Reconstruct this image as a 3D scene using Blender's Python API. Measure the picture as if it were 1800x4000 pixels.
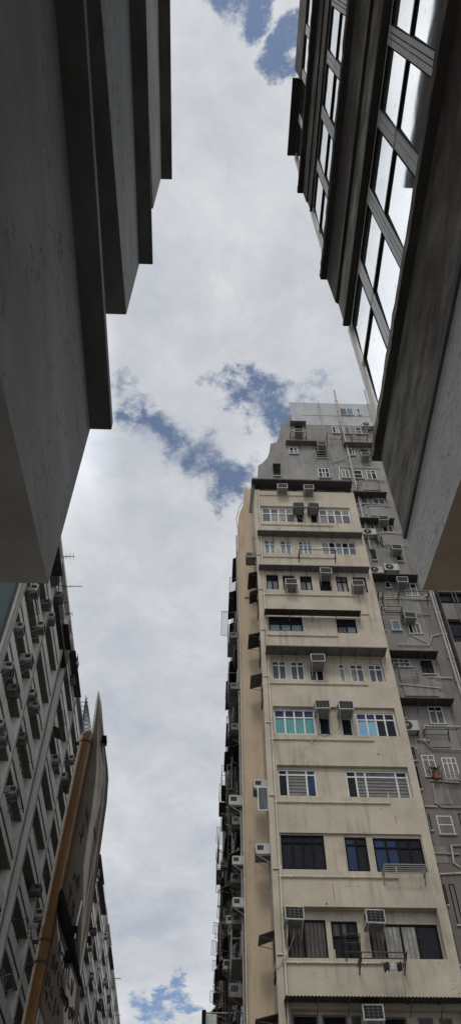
import bpy, math, random
from mathutils import Vector, Matrix
random.seed(7)
S = bpy.context.scene
for o in list(bpy.data.objects): bpy.data.objects.remove(o)
COL = S.collection
# ------------------------------------------------------------------ camera
V1 = Vector((884, -290)); V2 = Vector((730, 6200)); PP = Vector((900, 2000))
FL = math.sqrt(-((V1-PP).dot(V2-PP)))
def _c(p): return Vector((p[0]-PP.x, -(p[1]-PP.y), -FL))
AZ = _c(V1).normalized(); AY = _c(V2).normalized(); AX = AY.cross(AZ)
ROT = Matrix((AX, AY, AZ))
CAM = Vector((0, 0, 1.6))
cd = bpy.data.cameras.new("Camera"); cam = bpy.data.objects.new("Camera", cd); COL.objects.link(cam)
cd.sensor_fit = 'VERTICAL'; cd.sensor_height = 24; cd.lens = 24*FL/4000
cd.clip_start = .05; cd.clip_end = 5000
cam.matrix_world = Matrix.Translation(CAM) @ ROT.to_4x4()
S.camera = cam
def ray(px, py): return (ROT @ _c((px, py))).normalized()
def at(px, py, x=None, y=None, z=None):
    d = ray(px, py)
    t = (x-CAM.x)/d.x if x is not None else (y-CAM.y)/d.y if y is not None else (z-CAM.z)/d.z
    return CAM + d*t
def C1(x, y): return (900+.7766*x, 1500+.7766*y)
def C2(x, y): return (900+.7766*x, 2400+.7766*y)
def C3(x, y): return (900+.7766*x, 3100+.7766*y)
# ------------------------------------------------------------------ view, sun, sky
S.view_settings.view_transform = 'Standard'; S.view_settings.look = 'None'
S.view_settings.exposure = 0; S.view_settings.gamma = 1
SUN_EL, SUN_AZ = math.radians(50), math.radians(188)    # azimuth clockwise from +Y
sd = bpy.data.lights.new("Sun", 'SUN'); sd.energy = 1.0; sd.angle = math.radians(14); sd.color = (1, .93, .82)
sun = bpy.data.objects.new("Sun", sd); COL.objects.link(sun)
sdir = Vector((math.sin(SUN_AZ)*math.cos(SUN_EL), math.cos(SUN_AZ)*math.cos(SUN_EL), math.sin(SUN_EL)))
sun.rotation_euler = sdir.to_track_quat('Z', 'Y').to_euler()
W = bpy.data.worlds.new("World"); S.world = W; W.use_nodes = True
nt = W.node_tree; N = nt.nodes; L = nt.links; N.clear()
def nn(t, **k):
    n = N.new(t)
    for a, b in k.items(): setattr(n, a, b)
    return n
sky = nn('ShaderNodeTexSky', sky_type='NISHITA', sun_disc=False, sun_elevation=SUN_EL, sun_rotation=SUN_AZ, dust_density=.3, ozone_density=2.5)
bg1 = nn('ShaderNodeBackground'); bg1.inputs[1].default_value = .12
L.new(sky.outputs[0], bg1.inputs[0])
tc = nn('ShaderNodeTexCoord'); sep = nn('ShaderNodeSeparateXYZ'); L.new(tc.outputs['Generated'], sep.inputs[0])
def M(op, a, b=None, c=None, clamp=False):
    m = nn('ShaderNodeMath', operation=op); m.use_clamp = clamp
    for i, v in enumerate((a, b, c)):
        if v is None: continue
        if isinstance(v, (int, float)): m.inputs[i].default_value = v
        else: L.new(v, m.inputs[i])
    return m.outputs[0]
def VM(op, a, b=None, s=None):
    m = nn('ShaderNodeVectorMath', operation=op)
    for i, v in enumerate((a, b)):
        if v is None: continue
        if isinstance(v, (tuple, Vector)): m.inputs[i].default_value = v
        else: L.new(v, m.inputs[i])
    if s is not None: m.inputs['Scale'].default_value = s
    return m.outputs['Value'] if op in ('DISTANCE', 'LENGTH', 'DOT_PRODUCT') else m.outputs['Vector']
zz = M('ADD', M('MAXIMUM', sep.outputs[2], 0.0), .25)
cmb = nn('ShaderNodeCombineXYZ')
L.new(M('DIVIDE', sep.outputs[0], zz), cmb.inputs[0]); L.new(M('DIVIDE', sep.outputs[1], zz), cmb.inputs[1])
cmb.inputs[2].default_value = 3.1
def noise(vec, sc, det=6, rough=.55, dist=0.0, col=False):
    n = nn('ShaderNodeTexNoise'); L.new(vec, n.inputs['Vector'])
    n.inputs['Scale'].default_value = sc; n.inputs['Detail'].default_value = det
    n.inputs['Roughness'].default_value = rough; n.inputs['Distortion'].default_value = dist
    return n.outputs['Color' if col else 'Fac']
big = noise(cmb.outputs[0], 2.2, 5, .5, .2); puff = noise(cmb.outputs[0], 6.5, 10, .66, .3)
fine = noise(cmb.outputs[0], 22, 8, .65, .2)
# blue gaps between the clouds, at fixed compass directions
warp = VM('SCALE', VM('SUBTRACT', noise(cmb.outputs[0], 9, 10, .68, 0, True), (.5, .5, .5)), s=.22)
wdir = VM('ADD', tc.outputs['Generated'], warp)
gap = None
for (px, py, r) in [(880, -5, .024), (935, 80, .022), (1105, 130, .019), (1135, 210, .021), (1010, 1440, .022), (1075, 1520, .036),
                    (1120, 1610, .026), (930, 1520, .024), (540, 1590, .026), (600, 1640, .032), (680, 1700, .034), (760, 1740, .036), (840, 1790, .030), (690, 3965, .019),
                    (650, 3900, .02), (890, 1840, .024)]:
    v = M('SUBTRACT', 1.0, M('DIVIDE', VM('DISTANCE', wdir, ray(px, py)), r*1.6), clamp=True)
    gap = v if gap is None else M('MAXIMUM', gap, v)
tear = noise(cmb.outputs[0], 16, 10, .68, .4)
ragged = M('MULTIPLY', gap, M('MULTIPLY', M('ADD', puff, tear), 1.25))
mr = nn('ShaderNodeMapRange', interpolation_type='SMOOTHSTEP'); L.new(ragged, mr.inputs[0])
mr.inputs[1].default_value = .14; mr.inputs[2].default_value = .92; mr.inputs[3].default_value = 0; mr.inputs[4].default_value = .88
mixn = M('ADD', M('ADD', M('MULTIPLY', big, .45), M('MULTIPLY', puff, .42)), M('MULTIPLY', fine, .13))
cr = nn('ShaderNodeValToRGB'); L.new(mixn, cr.inputs[0])
e = cr.color_ramp.elements
e[0].position = .39; e[0].color = (.45, .48, .56, 1); e[1].position = .60; e[1].color = (.70, .72, .745, 1)
k = cr.color_ramp.elements.new(.5); k.color = (.575, .60, .64, 1)
# bright zone added to the unseen left sky, whitening the ribbon window reflections
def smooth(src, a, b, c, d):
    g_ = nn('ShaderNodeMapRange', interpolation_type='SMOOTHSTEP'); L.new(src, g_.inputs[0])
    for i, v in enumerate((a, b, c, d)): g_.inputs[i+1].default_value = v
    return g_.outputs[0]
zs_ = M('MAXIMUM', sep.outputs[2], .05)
added_glow = M('ADD', 1.0, M('MULTIPLY', smooth(M('DIVIDE', sep.outputs[0], zs_), -.125, -.20, 0, .65), smooth(M('DIVIDE', sep.outputs[1], zs_), .85, .55, 0, 1)))
bg2 = nn('ShaderNodeBackground'); L.new(cr.outputs[0], bg2.inputs[0]); L.new(added_glow, bg2.inputs[1])
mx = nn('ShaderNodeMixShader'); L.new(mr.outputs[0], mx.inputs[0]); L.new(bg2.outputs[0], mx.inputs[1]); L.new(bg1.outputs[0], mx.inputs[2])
out = nn('ShaderNodeOutputWorld'); L.new(mx.outputs[0], out.inputs[0])
# ------------------------------------------------------------------ materials
def mat(name, c1, c2=None, rough=.8, sc=1.0, stretch=(1, 1, 1), bump=0., bsc=20., streak=0., streak_col=(.03, .028, .022), metal=0.,
        crack=0., spec=.5, stripes=None, contrast=.18, bstretch=(1, 1, 1), csc=1., pits=0., blotch=None):
    m = bpy.data.materials.new(name); m.use_nodes = True
    t = m.node_tree; n = t.nodes; l = t.links; b = n['Principled BSDF']
    b.inputs['Roughness'].default_value = rough; b.inputs['Metallic'].default_value = metal
    b.inputs['Specular IOR Level'].default_value = spec
    g = n.new('ShaderNodeNewGeometry')
    def nz(scale, st, det=6, ro=.6, seed=0):
        mp = n.new('ShaderNodeMapping'); mp.inputs['Scale'].default_value = [scale*q for q in st]; mp.inputs['Location'].default_value = (seed, seed*2, seed)
        l.new(g.outputs['Position'], mp.inputs[0]); x = n.new('ShaderNodeTexNoise'); x.inputs['Scale'].default_value = 1
        x.inputs['Detail'].default_value = det; x.inputs['Roughness'].default_value = ro; l.new(mp.outputs[0], x.inputs[0]); return x.outputs[0]
    def ramp(src, lo, hi, a, bb):
        r = n.new('ShaderNodeValToRGB'); r.color_ramp.elements[0].position = lo; r.color_ramp.elements[1].position = hi
        r.color_ramp.elements[0].color = (*a, 1); r.color_ramp.elements[1].color = (*bb, 1); l.new(src, r.inputs[0]); return r.outputs[0]
    def mixc(f, a, bb, mode='MIX'):
        x = n.new('ShaderNodeMixRGB'); x.blend_type = mode
        if isinstance(f, float): x.inputs[0].default_value = f
        else: l.new(f, x.inputs[0])
        for i, v in ((1, a), (2, bb)):
            if isinstance(v, tuple): x.inputs[i].default_value = (*v, 1)
            else: l.new(v, x.inputs[i])
        return x.outputs[0]
    c2 = c2 or tuple(v*.75 for v in c1)
    col = ramp(nz(sc, stretch), .5-contrast, .5+contrast, c2, c1)
    if streak:
        s1 = ramp(nz(4.0, (1, 1, .09), 5, .65, 3), .48, .72, (0, 0, 0), (1, 1, 1))
        s2 = ramp(nz(.45, (1, 1, .7), 3, .5, 9), .42, .62, (0, 0, 0), (1, 1, 1))
        f = mixc(1.0, s1, s2, 'MULTIPLY'); f2 = mixc(1.0, f, (streak,)*3, 'MULTIPLY')
        col = mixc(f2, col, streak_col)
    if blotch:
        col = mixc(ramp(nz(.9, (1, .7, 1.3), 4, .6, 4), .40, .62, (0, 0, 0), (1, 1, 1)), col, blotch)
    if pits:
        pm = ramp(nz(55, (1, .35, 1), 2, .5, 2), .63, .70, (0, 0, 0), (pits,)*3); pn = ramp(nz(3, (1, 1, 1), 3, .5, 6), .42, .6, (.15, .15, .15), (1, 1, 1))
        col = mixc(mixc(1.0, pm, pn, 'MULTIPLY'), col, (.03, .028, .025))
    if crack:
        mp = n.new('ShaderNodeMapping'); mp.inputs['Scale'].default_value = (.55*csc, .55*csc, 1.5*csc); l.new(g.outputs['Position'], mp.inputs[0])
        dn = n.new('ShaderNodeVectorMath'); dn.operation = 'ADD'
        wn = n.new('ShaderNodeTexNoise'); wn.inputs['Scale'].default_value = 3; wn.inputs['Detail'].default_value = 6; l.new(mp.outputs[0], wn.inputs[0])
        l.new(mp.outputs[0], dn.inputs[0]); l.new(wn.outputs['Color'], dn.inputs[1])
        v = n.new('ShaderNodeTexVoronoi'); v.feature = 'DISTANCE_TO_EDGE'; v.inputs['Scale'].default_value = 1.1; l.new(dn.outputs[0], v.inputs[0])
        cm = ramp(v.outputs[0], .002 if csc == 1 else .004, .010 if csc == 1 else .014, (1, 1, 1), (0, 0, 0)); ms = ramp(nz(.7, (1, 1, 1), 2, .5, 5), *((.56, .63) if csc == 1 else (.40, .50)), (0, 0, 0), (crack,)*3)
        col = mixc(mixc(1.0, cm, ms, 'MULTIPLY'), col, (.05, .045, .035))
    if stripes:      # folds or slats: (axis index, scale, colour)
        sp = n.new('ShaderNodeSeparateXYZ'); l.new(g.outputs['Position'], sp.inputs[0])
        mm = n.new('ShaderNodeMath'); mm.operation = 'MULTIPLY'; mm.inputs[1].default_value = stripes[1]; l.new(sp.outputs[stripes[0]], mm.inputs[0])
        if stripes[0] < 2:
            ad = n.new('ShaderNodeMath'); ad.operation = 'MULTIPLY_ADD'; ad.inputs[1].default_value = 3.0
            l.new(nz(2.5, (1, 1, .3), 3), ad.inputs[0]); l.new(mm.outputs[0], ad.inputs[2]); src = ad.outputs[0]
        else: src = mm.outputs[0]
        sn = n.new('ShaderNodeMath'); sn.operation = 'SINE'; l.new(src, sn.inputs[0])
        col = mixc(ramp(sn.outputs[0], .1, .9, (0, 0, 0), (1, 1, 1)), col, stripes[2])
    l.new(col, b.inputs['Base Color'])
    if bump:
        bp = n.new('ShaderNodeBump'); bp.inputs['Strength'].default_value = bump; bp.inputs['Distance'].default_value = .02
        l.new(nz(bsc, bstretch, 7, .65, 1), bp.inputs['Height']); l.new(bp.outputs[0], b.inputs['Normal'])
    return m
cream = mat('cream_plaster', (.455, .405, .322), (.35, .31, .245), .9, .9, (1, 1, 1), .35, 14, .62, (.11, .095, .07), crack=.65, pits=.25)
cream2 = mat('ochre_plaster', (.46, .365, .255), (.39, .315, .225), .9, .7, (1, 1, .5), .3, 12, .45, (.12, .10, .075), crack=.5)
pipe_cream = mat('cream_pipe_paint', (.58, .52, .41), (.42, .37, .29), .6, 2, streak=.4)
gwall = mat('grey_render', (.255, .245, .23), (.165, .158, .147), .9, .9, (1, 1, .4), .3, 12, 1.0, (.05, .046, .04), crack=.6)
gwall_d = mat('brown_grey_render', (.19, .17, .155), (.13, .117, .108), .9, .9, (1, 1, .5), .3, 12, .5, (.03, .028, .026))
spand = mat('pale_blue_grey_render', (.40, .41, .42), (.31, .32, .33), .9, 1.2, (1, 1, .4), .2, 14, .5, (.10, .09, .08))
stucco = mat('grey_trowelled_stucco', (.28, .284, .286), (.205, .207, .209), .92, 2.2, (1, .35, 1), .5, 9, 0, crack=.75, bstretch=(1, .3, 1), csc=1.6, pits=.35, blotch=(.19, .183, .18))
stucco_line = mat('stucco_with_hairlines', (.29, .297, .30), (.21, .215, .22), .92, 2.0, (1, .35, 1), .4, 9, 0, crack=.9, bstretch=(1, .3, 1), csc=1.2, pits=.2)
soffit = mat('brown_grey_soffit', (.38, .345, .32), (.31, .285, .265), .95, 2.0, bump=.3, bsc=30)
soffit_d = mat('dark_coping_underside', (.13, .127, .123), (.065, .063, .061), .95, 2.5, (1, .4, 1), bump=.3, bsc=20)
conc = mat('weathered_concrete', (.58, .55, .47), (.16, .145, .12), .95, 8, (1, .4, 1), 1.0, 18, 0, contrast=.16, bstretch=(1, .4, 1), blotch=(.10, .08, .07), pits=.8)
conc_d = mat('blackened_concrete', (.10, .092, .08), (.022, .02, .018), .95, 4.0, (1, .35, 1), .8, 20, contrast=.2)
rough_w = mat('white_roughcast', (.90, .89, .875), (.76, .755, .75), .95, 14, (1, .4, 1), 1.6, 30, 0, contrast=.16, bstretch=(1, .45, 1), pits=.85)
rc_soffit = mat('tan_soffit', (.52, .40, .27), (.44, .34, .235), .95, 3, bump=.3, bsc=30)
alum = mat('aluminium_frame', (.82, .82, .79), (.68, .68, .66), .4, 4)
white_f = mat('white_window_frame', (.58, .60, .60), (.42, .43, .43), .5, 6)
black_f = mat('black_window_frame', (.012, .012, .013), None, .8, spec=.1)
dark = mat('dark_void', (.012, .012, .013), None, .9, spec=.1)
g_dark = mat('dark_pane', (.018, .02, .026), (.01, .011, .014), .08, 3, spec=.14)
g_grey = mat('grey_pane', (.13, .135, .15), (.07, .072, .08), .12, 5, (1, 1, .3), spec=.14)
g_curt = mat('pane_with_pale_curtain', (.33, .32, .30), (.16, .155, .15), .15, 3, stripes=(0, 38, (.17, .165, .16)), spec=.14)
g_curtd = mat('pane_with_dark_curtain', (.12, .105, .10), (.07, .06, .06), .2, 3, stripes=(0, 45, (.04, .036, .035)), spec=.14)
g_teal = mat('teal_patterned_pane', (.10, .30, .29), (.05, .18, .19), .12, 7, stripes=(0, 60, (.16, .36, .34)), spec=.14)
g_blue = mat('light_blue_pane', (.20, .38, .52), (.15, .30, .44), .12, 3)
g_navy = mat('navy_pane', (.03, .05, .12), (.02, .03, .06), .08, 3, spec=.14)
g_blind = mat('pane_with_slatted_blind', (.20, .195, .19), (.15, .145, .14), .2, 3, stripes=(2, 42, (.045, .044, .043)), spec=.14)
g_cyan = mat('bluish_pane', (.17, .24, .28), (.12, .17, .20), .12, 4, (1, 1, .3), spec=.14)
ac_w = mat('ivory_casing', (.42, .42, .40), (.30, .30, .28), .5, 4, streak=.35)
ac_d = mat('grimy_casing', (.17, .16, .145), (.10, .095, .085), .7, 4, streak=.5)
ac_g = mat('grille_dark', (.03, .032, .035), (.018, .018, .02), .6, 30, spec=.05)
ac_u = mat('galvanised_underside', (.23, .22, .205), (.13, .125, .115), .6, 4)
metal_d = mat('dark_sheet_metal', (.055, .048, .044), (.025, .022, .02), .75, 4, streak=.5, streak_col=(.12, .06, .03))
metal_g = mat('grey_sheet_metal', (.16, .15, .145), (.10, .095, .09), .7, 3, streak=.5, streak_col=(.07, .05, .035))
rust = mat('rusty_bracket', (.12, .075, .045), (.05, .035, .025), .85, 8)
steel = mat('pale_pipe', (.34, .33, .31), (.24, .235, .22), .6, 4, streak=.3)
pipe_d = mat('dark_pipe', (.11, .105, .10), (.06, .058, .055), .7, 4)
lf_w = mat('lattice_offwhite_render', (.82, .80, .75), (.66, .645, .60), .9, 1.0, (1, 1, .5), .25, 12, .45, (.10, .09, .07))
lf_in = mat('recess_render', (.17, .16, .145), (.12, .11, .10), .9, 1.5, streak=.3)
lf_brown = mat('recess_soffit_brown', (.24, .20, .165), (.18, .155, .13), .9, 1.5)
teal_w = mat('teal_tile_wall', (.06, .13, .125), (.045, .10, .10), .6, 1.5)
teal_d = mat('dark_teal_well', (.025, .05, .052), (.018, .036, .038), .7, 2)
row_d = mat('sooty_row_render', (.12, .112, .10), (.06, .056, .05), .9, .8, (1, 1, .5), .2, 12, .5)
ochre = mat('ochre_gloss_paint', (.225, .10, .008), (.14, .06, .005), .2, 9, (1, 1, .4), .35, 40, .6, (.10, .04, .01))
panel_m = mat('glossy_sign_face', (.37, .33, .28), (.26, .235, .20), .09, 5, (1, 1, .8), .08, 3, metal=.35)
refl_black = mat('black_reflection', (.012, .012, .013), None, .3)  # flat black for the signboard reflections drawn on the sign
cloth_b = mat('black_cloth', (.02, .02, .024), None, .95)
cloth_w = mat('white_cloth', (.5, .5, .5), None, .95)
cloth_blue = mat('blue_cloth', (.04, .07, .22), None, .95)
cloth_r = mat('faded_red_cloth', (.22, .08, .07), None, .95)
net = mat('blue_safety_net', (.05, .12, .22), (.04, .08, .15), .9, 6)
bamboo = mat('bamboo_pole', (.16, .17, .17), (.08, .09, .10), .8, 6)
asphalt = mat('asphalt', (.06, .06, .06), (.045, .045, .045), .9, 3, bump=.4, bsc=60)
paving = mat('concrete_paving', (.48, .465, .44), (.40, .39, .37), .9, 2)
leaf = mat('leaves', (.05, .09, .03), (.03, .05, .02), .7, 8)
terr = mat('terracotta', (.25, .10, .06), None, .8)
green_cloth = mat('green_tarpaulin', (.04, .22, .17), (.03, .15, .12), .7, 3)
paint_w = mat('road_paint', (.7, .7, .68), None, .7)
# near right building's mirror-like glazing
gm = bpy.data.materials.new('silvered_glazing'); gm.use_nodes = True
_t = gm.node_tree; _b = _t.nodes['Principled BSDF']
_b.inputs['Base Color'].default_value = (.93, .94, .92, 1); _b.inputs['Metallic'].default_value = .92; _b.inputs['Roughness'].default_value = .035
_n = _t.nodes.new('ShaderNodeTexNoise'); _n.inputs['Scale'].default_value = 3.0; _g = _t.nodes.new('ShaderNodeNewGeometry'); _t.links.new(_g.outputs['Position'], _n.inputs[0])
_bp = _t.nodes.new('ShaderNodeBump'); _bp.inputs['Strength'].default_value = .04; _bp.inputs['Distance'].default_value = .01; _t.links.new(_n.outputs[0], _bp.inputs['Height']); _t.links.new(_bp.outputs[0], _b.inputs['Normal'])
_n2 = _t.nodes.new('ShaderNodeTexNoise'); _n2.inputs['Scale'].default_value = 14; _n2.inputs['Detail'].default_value = 6; _t.links.new(_g.outputs['Position'], _n2.inputs[0])
_r = _t.nodes.new('ShaderNodeValToRGB'); _r.color_ramp.elements[0].position = .28; _r.color_ramp.elements[0].color = (.30, .30, .29, 1); _r.color_ramp.elements[1].position = .36; _r.color_ramp.elements[1].color = (.93, .94, .92, 1)
_t.links.new(_n2.outputs[0], _r.inputs[0]); _t.links.new(_r.outputs[0], _b.inputs['Base Color'])
# ------------------------------------------------------------------ builders
class MB:
    def __init__(s): s.v = []; s.f = []; s.m = []
    def quad(s, pts, mi=0):
        b = len(s.v); s.v += [tuple(p) for p in pts]; s.f.append(tuple(range(b, b+len(pts)))); s.m.append(mi); return s
    def box(s, x0, x1, y0, y1, z0, z1, mi=0):
        if x0 > x1: x0, x1 = x1, x0
        if y0 > y1: y0, y1 = y1, y0
        if z0 > z1: z0, z1 = z1, z0
        b = len(s.v); s.v += [(x, y, z) for z in (z0, z1) for y in (y0, y1) for x in (x0, x1)]
        for q in ((0, 2, 3, 1), (4, 5, 7, 6), (0, 1, 5, 4), (2, 6, 7, 3), (0, 4, 6, 2), (1, 3, 7, 5)):
            s.f.append(tuple(b+i for i in q)); s.m.append(mi)
        return s
    def prism(s, poly, ext, mi=0):           # poly: 3-D points, ext: vector
        n = len(poly); b = len(s.v); e = Vector(ext)
        s.v += [tuple(p) for p in poly] + [tuple(Vector(p)+e) for p in poly]
        s.f.append(tuple(range(b, b+n))); s.m.append(mi); s.f.append(tuple(range(b+2*n-1, b+n-1, -1))); s.m.append(mi)
        for i in range(n):
            j = (i+1) % n; s.f.append((b+i, b+j, b+n+j, b+n+i)); s.m.append(mi)
        return s
    def tube(s, pts, r, mi=0, seg=8, cap=True):
        pts = [Vector(p) for p in pts]; rings = []
        for i, p in enumerate(pts):
            d = (pts[min(i+1, len(pts)-1)]-pts[max(i-1, 0)]).normalized()
            a = d.cross(Vector((0, 0, 1)) if abs(d.z) < .9 else Vector((1, 0, 0))).normalized(); c = d.cross(a)
            rr = r[i] if isinstance(r, (list, tuple)) else r
            b = len(s.v); rings.append(b)
            for k in range(seg):
                t = 2*math.pi*k/seg; s.v.append(tuple(p+a*math.cos(t)*rr+c*math.sin(t)*rr))
        for q in range(len(rings)-1):
            for k in range(seg):
                k2 = (k+1) % seg; s.f.append((rings[q]+k, rings[q]+k2, rings[q+1]+k2, rings[q+1]+k)); s.m.append(mi)
        if cap:
            s.f.append(tuple(rings[0]+k for k in range(seg))); s.m.append(mi); s.f.append(tuple(rings[-1]+k for k in range(seg))); s.m.append(mi)
        return s
    def build(s, name, mats, parent=None, smooth=False, bevel=0):
        me = bpy.data.meshes.new(name); off = Vector((0, 0, 0)); q = parent
        while q is not None: off += q.location; q = q.parent
        me.from_pydata([tuple(Vector(v)-off) for v in s.v], [], s.f)
        if not isinstance(mats, (list, tuple)): mats = [mats]
        for m in mats: me.materials.append(m)
        me.polygons.foreach_set('material_index', s.m)
        if smooth: me.polygons.foreach_set('use_smooth', [True]*len(s.f))
        me.update(); o = bpy.data.objects.new(name, me); COL.objects.link(o)
        if parent is not None: o.parent = parent
        if bevel:
            bv = o.modifiers.new('Bevel', 'BEVEL'); bv.width = bevel; bv.segments = 2; bv.limit_method = 'ANGLE'
        return o
def tag(o, label=None, cat=None, group=None, kind=None):
    if label: o['label'] = label
    if cat: o['category'] = cat
    if group: o['group'] = group
    if kind: o['kind'] = kind
    return o
def empty(name, loc, label, cat, group=None, rz=0):
    o = bpy.data.objects.new(name, None); COL.objects.link(o); o.location = loc; o.rotation_euler = (0, 0, rz); o.empty_display_size = .2
    return tag(o, label, cat, group)
def copy_tree(o, parent=None):
    c = o.copy(); COL.objects.link(c); c.parent = parent
    for ch in list(o.children): copy_tree(ch, c)
    return c
def grid_wall(mb, rect, holes, pos, d=.12, mi=0, rmi=None):
    us = sorted({rect[0], rect[1]} | {h[0] for h in holes} | {h[1] for h in holes}); vs = sorted({rect[2], rect[3]} | {h[2] for h in holes} | {h[3] for h in holes})
    for i in range(len(us)-1):
        for j in range(len(vs)-1):
            u, v = (us[i]+us[i+1])/2, (vs[j]+vs[j+1])/2
            if any(h[0] < u < h[1] and h[2] < v < h[3] for h in holes): continue
            mb.quad([pos(us[i], vs[j], 0), pos(us[i+1], vs[j], 0), pos(us[i+1], vs[j+1], 0), pos(us[i], vs[j+1], 0)], mi)
    for h in holes:
        c = [(h[0], h[2]), (h[1], h[2]), (h[1], h[3]), (h[0], h[3])]
        for i in range(4):
            a, b = c[i], c[(i+1) % 4]
            mb.quad([pos(*a, 0), pos(*b, 0), pos(*b, d), pos(*a, d)], mi if rmi is None else rmi)
def window(parent, y, x0, x1, z0, z1, cols, transom, fm, pms, fw=.05, dep=.05, label=None, sill=False):
    """framed window facing -Y: cols = relative widths, transom = fraction of height of the lower lights (0 for none); pms = pane material per light"""
    f = MB(); p = MB(); y1 = y+dep
    f.box(x0, x1, y, y1, z0, z0+fw); f.box(x0, x1, y, y1, z1-fw, z1); f.box(x0, x0+fw, y, y1, z0+fw, z1-fw); f.box(x1-fw, x1, y, y1, z0+fw, z1-fw)
    tot = sum(cols); xs = [x0+fw]; ac = 0
    for c in cols: ac += c; xs.append(x0+fw+(x1-x0-2*fw)*ac/tot)
    zt = z0+(z1-z0)*transom if transom else None
    for x in xs[1:-1]: f.box(x-fw*.55, x+fw*.55, y-.004, y1-.004, z0+fw, z1-fw)
    if zt: f.box(x0+fw, x1-fw, y-.009, y1-.009, zt-fw*.5, zt+fw*.5)
    mats = []; k = 0
    rows = [(z0+fw, zt)] + [(zt, z1-fw)] if zt else [(z0+fw, z1-fw)]
    for r in rows:
        for i in range(len(cols)):
            m = pms[k % len(pms)]; k += 1
            if m not in mats: mats.append(m)
            p.quad([(xs[i], y1-.02, r[0]), (xs[i+1], y1-.02, r[0]), (xs[i+1], y1-.02, r[1]), (xs[i], y1-.02, r[1])], mats.index(m))
    w = f.build('window', fm, parent); p.build('pane', mats, w)
    if sill:
        MB().box(x0-.05, x1+.05, y-.07, y+.01, z0-.07, z0-.005).build('sill', spand, w)
    if label: w['label'] = label
    return w
# ------------------------------------------------------------------ setting on the ground
g = MB(); g.quad([(-600, -600, 0), (600, -600, 0), (600, 900, 0), (-600, 900, 0)]); tag(g.build('ground', paving), kind='structure')
g = MB(); g.quad([(-80, 6, .004), (80, 6, .004), (80, 24, .004), (-80, 24, .004)]); tag(g.build('cross_street', asphalt), kind='structure')
g = MB(); g.quad([(-7.6, 24, .008), (-1, 24, .008), (-1, 300, .008), (-7.6, 300, .008)]); tag(g.build('street', asphalt), kind='structure')
g = MB()
for i in range(-20, 21): g.box(i*4, i*4+2, 14.9, 15.05, .008, .012)
tag(g.build('lane_marking', paint_w), kind='structure')
g = MB(); g.box(-80, 80, 3.4, 6, .0, .13); g.box(-.99, 80, 24, 27, 0, .13); g.box(-80, -7.61, 24, 28, 0, .13); tag(g.build('pavement', paving), kind='structure')
# ------------------------------------------------------------------ near left building (stacked balconies)
XL = -1.0; YB = -3.0
NL = empty('balcony_building', (-4, 0, 0), 'dark grey stucco building overhead on the left with three stacked balcony parapets', 'building')
m = MB(); m.box(-6, -2.0, YB, 3.25, 0, 14.6); m.build('wall', stucco, NL)
def parapet(y1, zs, slope, ztop, mm, sub):
    yb = YB; z0 = zs - slope*(y1-yb)*.25
    def zb(y): return zs - slope*(y1-y)
    ys = [y1, y1-1.2, y1-2.4, y1-3.6]; zsx = [zb(y) for y in ys]; ys.append(yb); zsx.append(zsx[-1])
    f = MB()
    for i in range(4):
        a, b = ys[i], ys[i+1]; za, zc = zsx[i], zsx[i+1]
        f.quad([(XL, a, za), (XL, b, zc), (XL, b, ztop), (XL, a, ztop)], 0)
        f.quad([(XL-.14, a, za+.15), (XL-.14, b, zc+.15), (XL-.14, b, ztop), (XL-.14, a, ztop)], 0)
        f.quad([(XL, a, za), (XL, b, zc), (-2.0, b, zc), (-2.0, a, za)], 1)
        f.quad([(XL-.14, a, za+.15), (XL-.14, b, zc+.15), (-2.0, b, zc+.15), (-2.0, a, za+.15)], 0)
    f.quad([(XL, y1, zs), (-2.0, y1, zs), (-2.0, y1, ztop), (XL, y1, ztop)], 0)
    f.quad([(XL-.14, y1-.14, zs+.15), (-2.0, y1-.14, zs+.15), (-2.0, y1-.14, ztop), (XL-.14, y1-.14, ztop)], 0)
    return f.build('balcony_parapet', [mm, sub], NL)
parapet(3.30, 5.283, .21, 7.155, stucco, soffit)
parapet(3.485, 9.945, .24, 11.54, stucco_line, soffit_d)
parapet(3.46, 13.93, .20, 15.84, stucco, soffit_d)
def coping(y1, z, xo, th):
    c = MB(); c.box(xo, XL-.14, YB, y1, z, z+th, 0); c.box(-2.2, XL-.14, y1-.17, y1, z, z+th, 0)
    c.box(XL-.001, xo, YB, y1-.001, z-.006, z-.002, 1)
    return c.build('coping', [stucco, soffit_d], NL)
coping(3.302, 7.16, -.829, .10); coping(3.475, 11.545, -.8285, .05); coping(3.505, 15.845, -.821, .04)
# balcony doors at the back of each balcony
for z in (5.6, 10.2, 14.0):
    for y in (-2.4, 0):
        w = MB(); w.box(-2.0, -1.95, y, y+1.6, z, z+2.1); o = w.build('balcony_door', black_f, NL)
        MB().box(-1.949, -1.94, y+.1, y+1.5, z+.1, z+2.0).build('pane', g_dark, o)
# ------------------------------------------------------------------ near right building (banded windows)
NR = empty('banded_window_building', (4, 0, 0), 'blackened concrete building overhead on the right with ribbon windows reflecting the sky', 'building')
YE = 2.41; YR = -3.0
def strip(name, prof, y1, mats, mis=None, y0=YR):
    m = MB()
    for i in range(len(prof)-1):
        a, b = prof[i], prof[i+1]; n = 24
        m.quad([(a[0], y0, a[1]), (a[0], y1, a[1]), (b[0], y1, b[1]), (b[0], y0, b[1])], mis[i] if mis else 0)
    m.quad([(x, y1, z) for x, z in prof], 0)
    return m.build(name, mats, NR)
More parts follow.
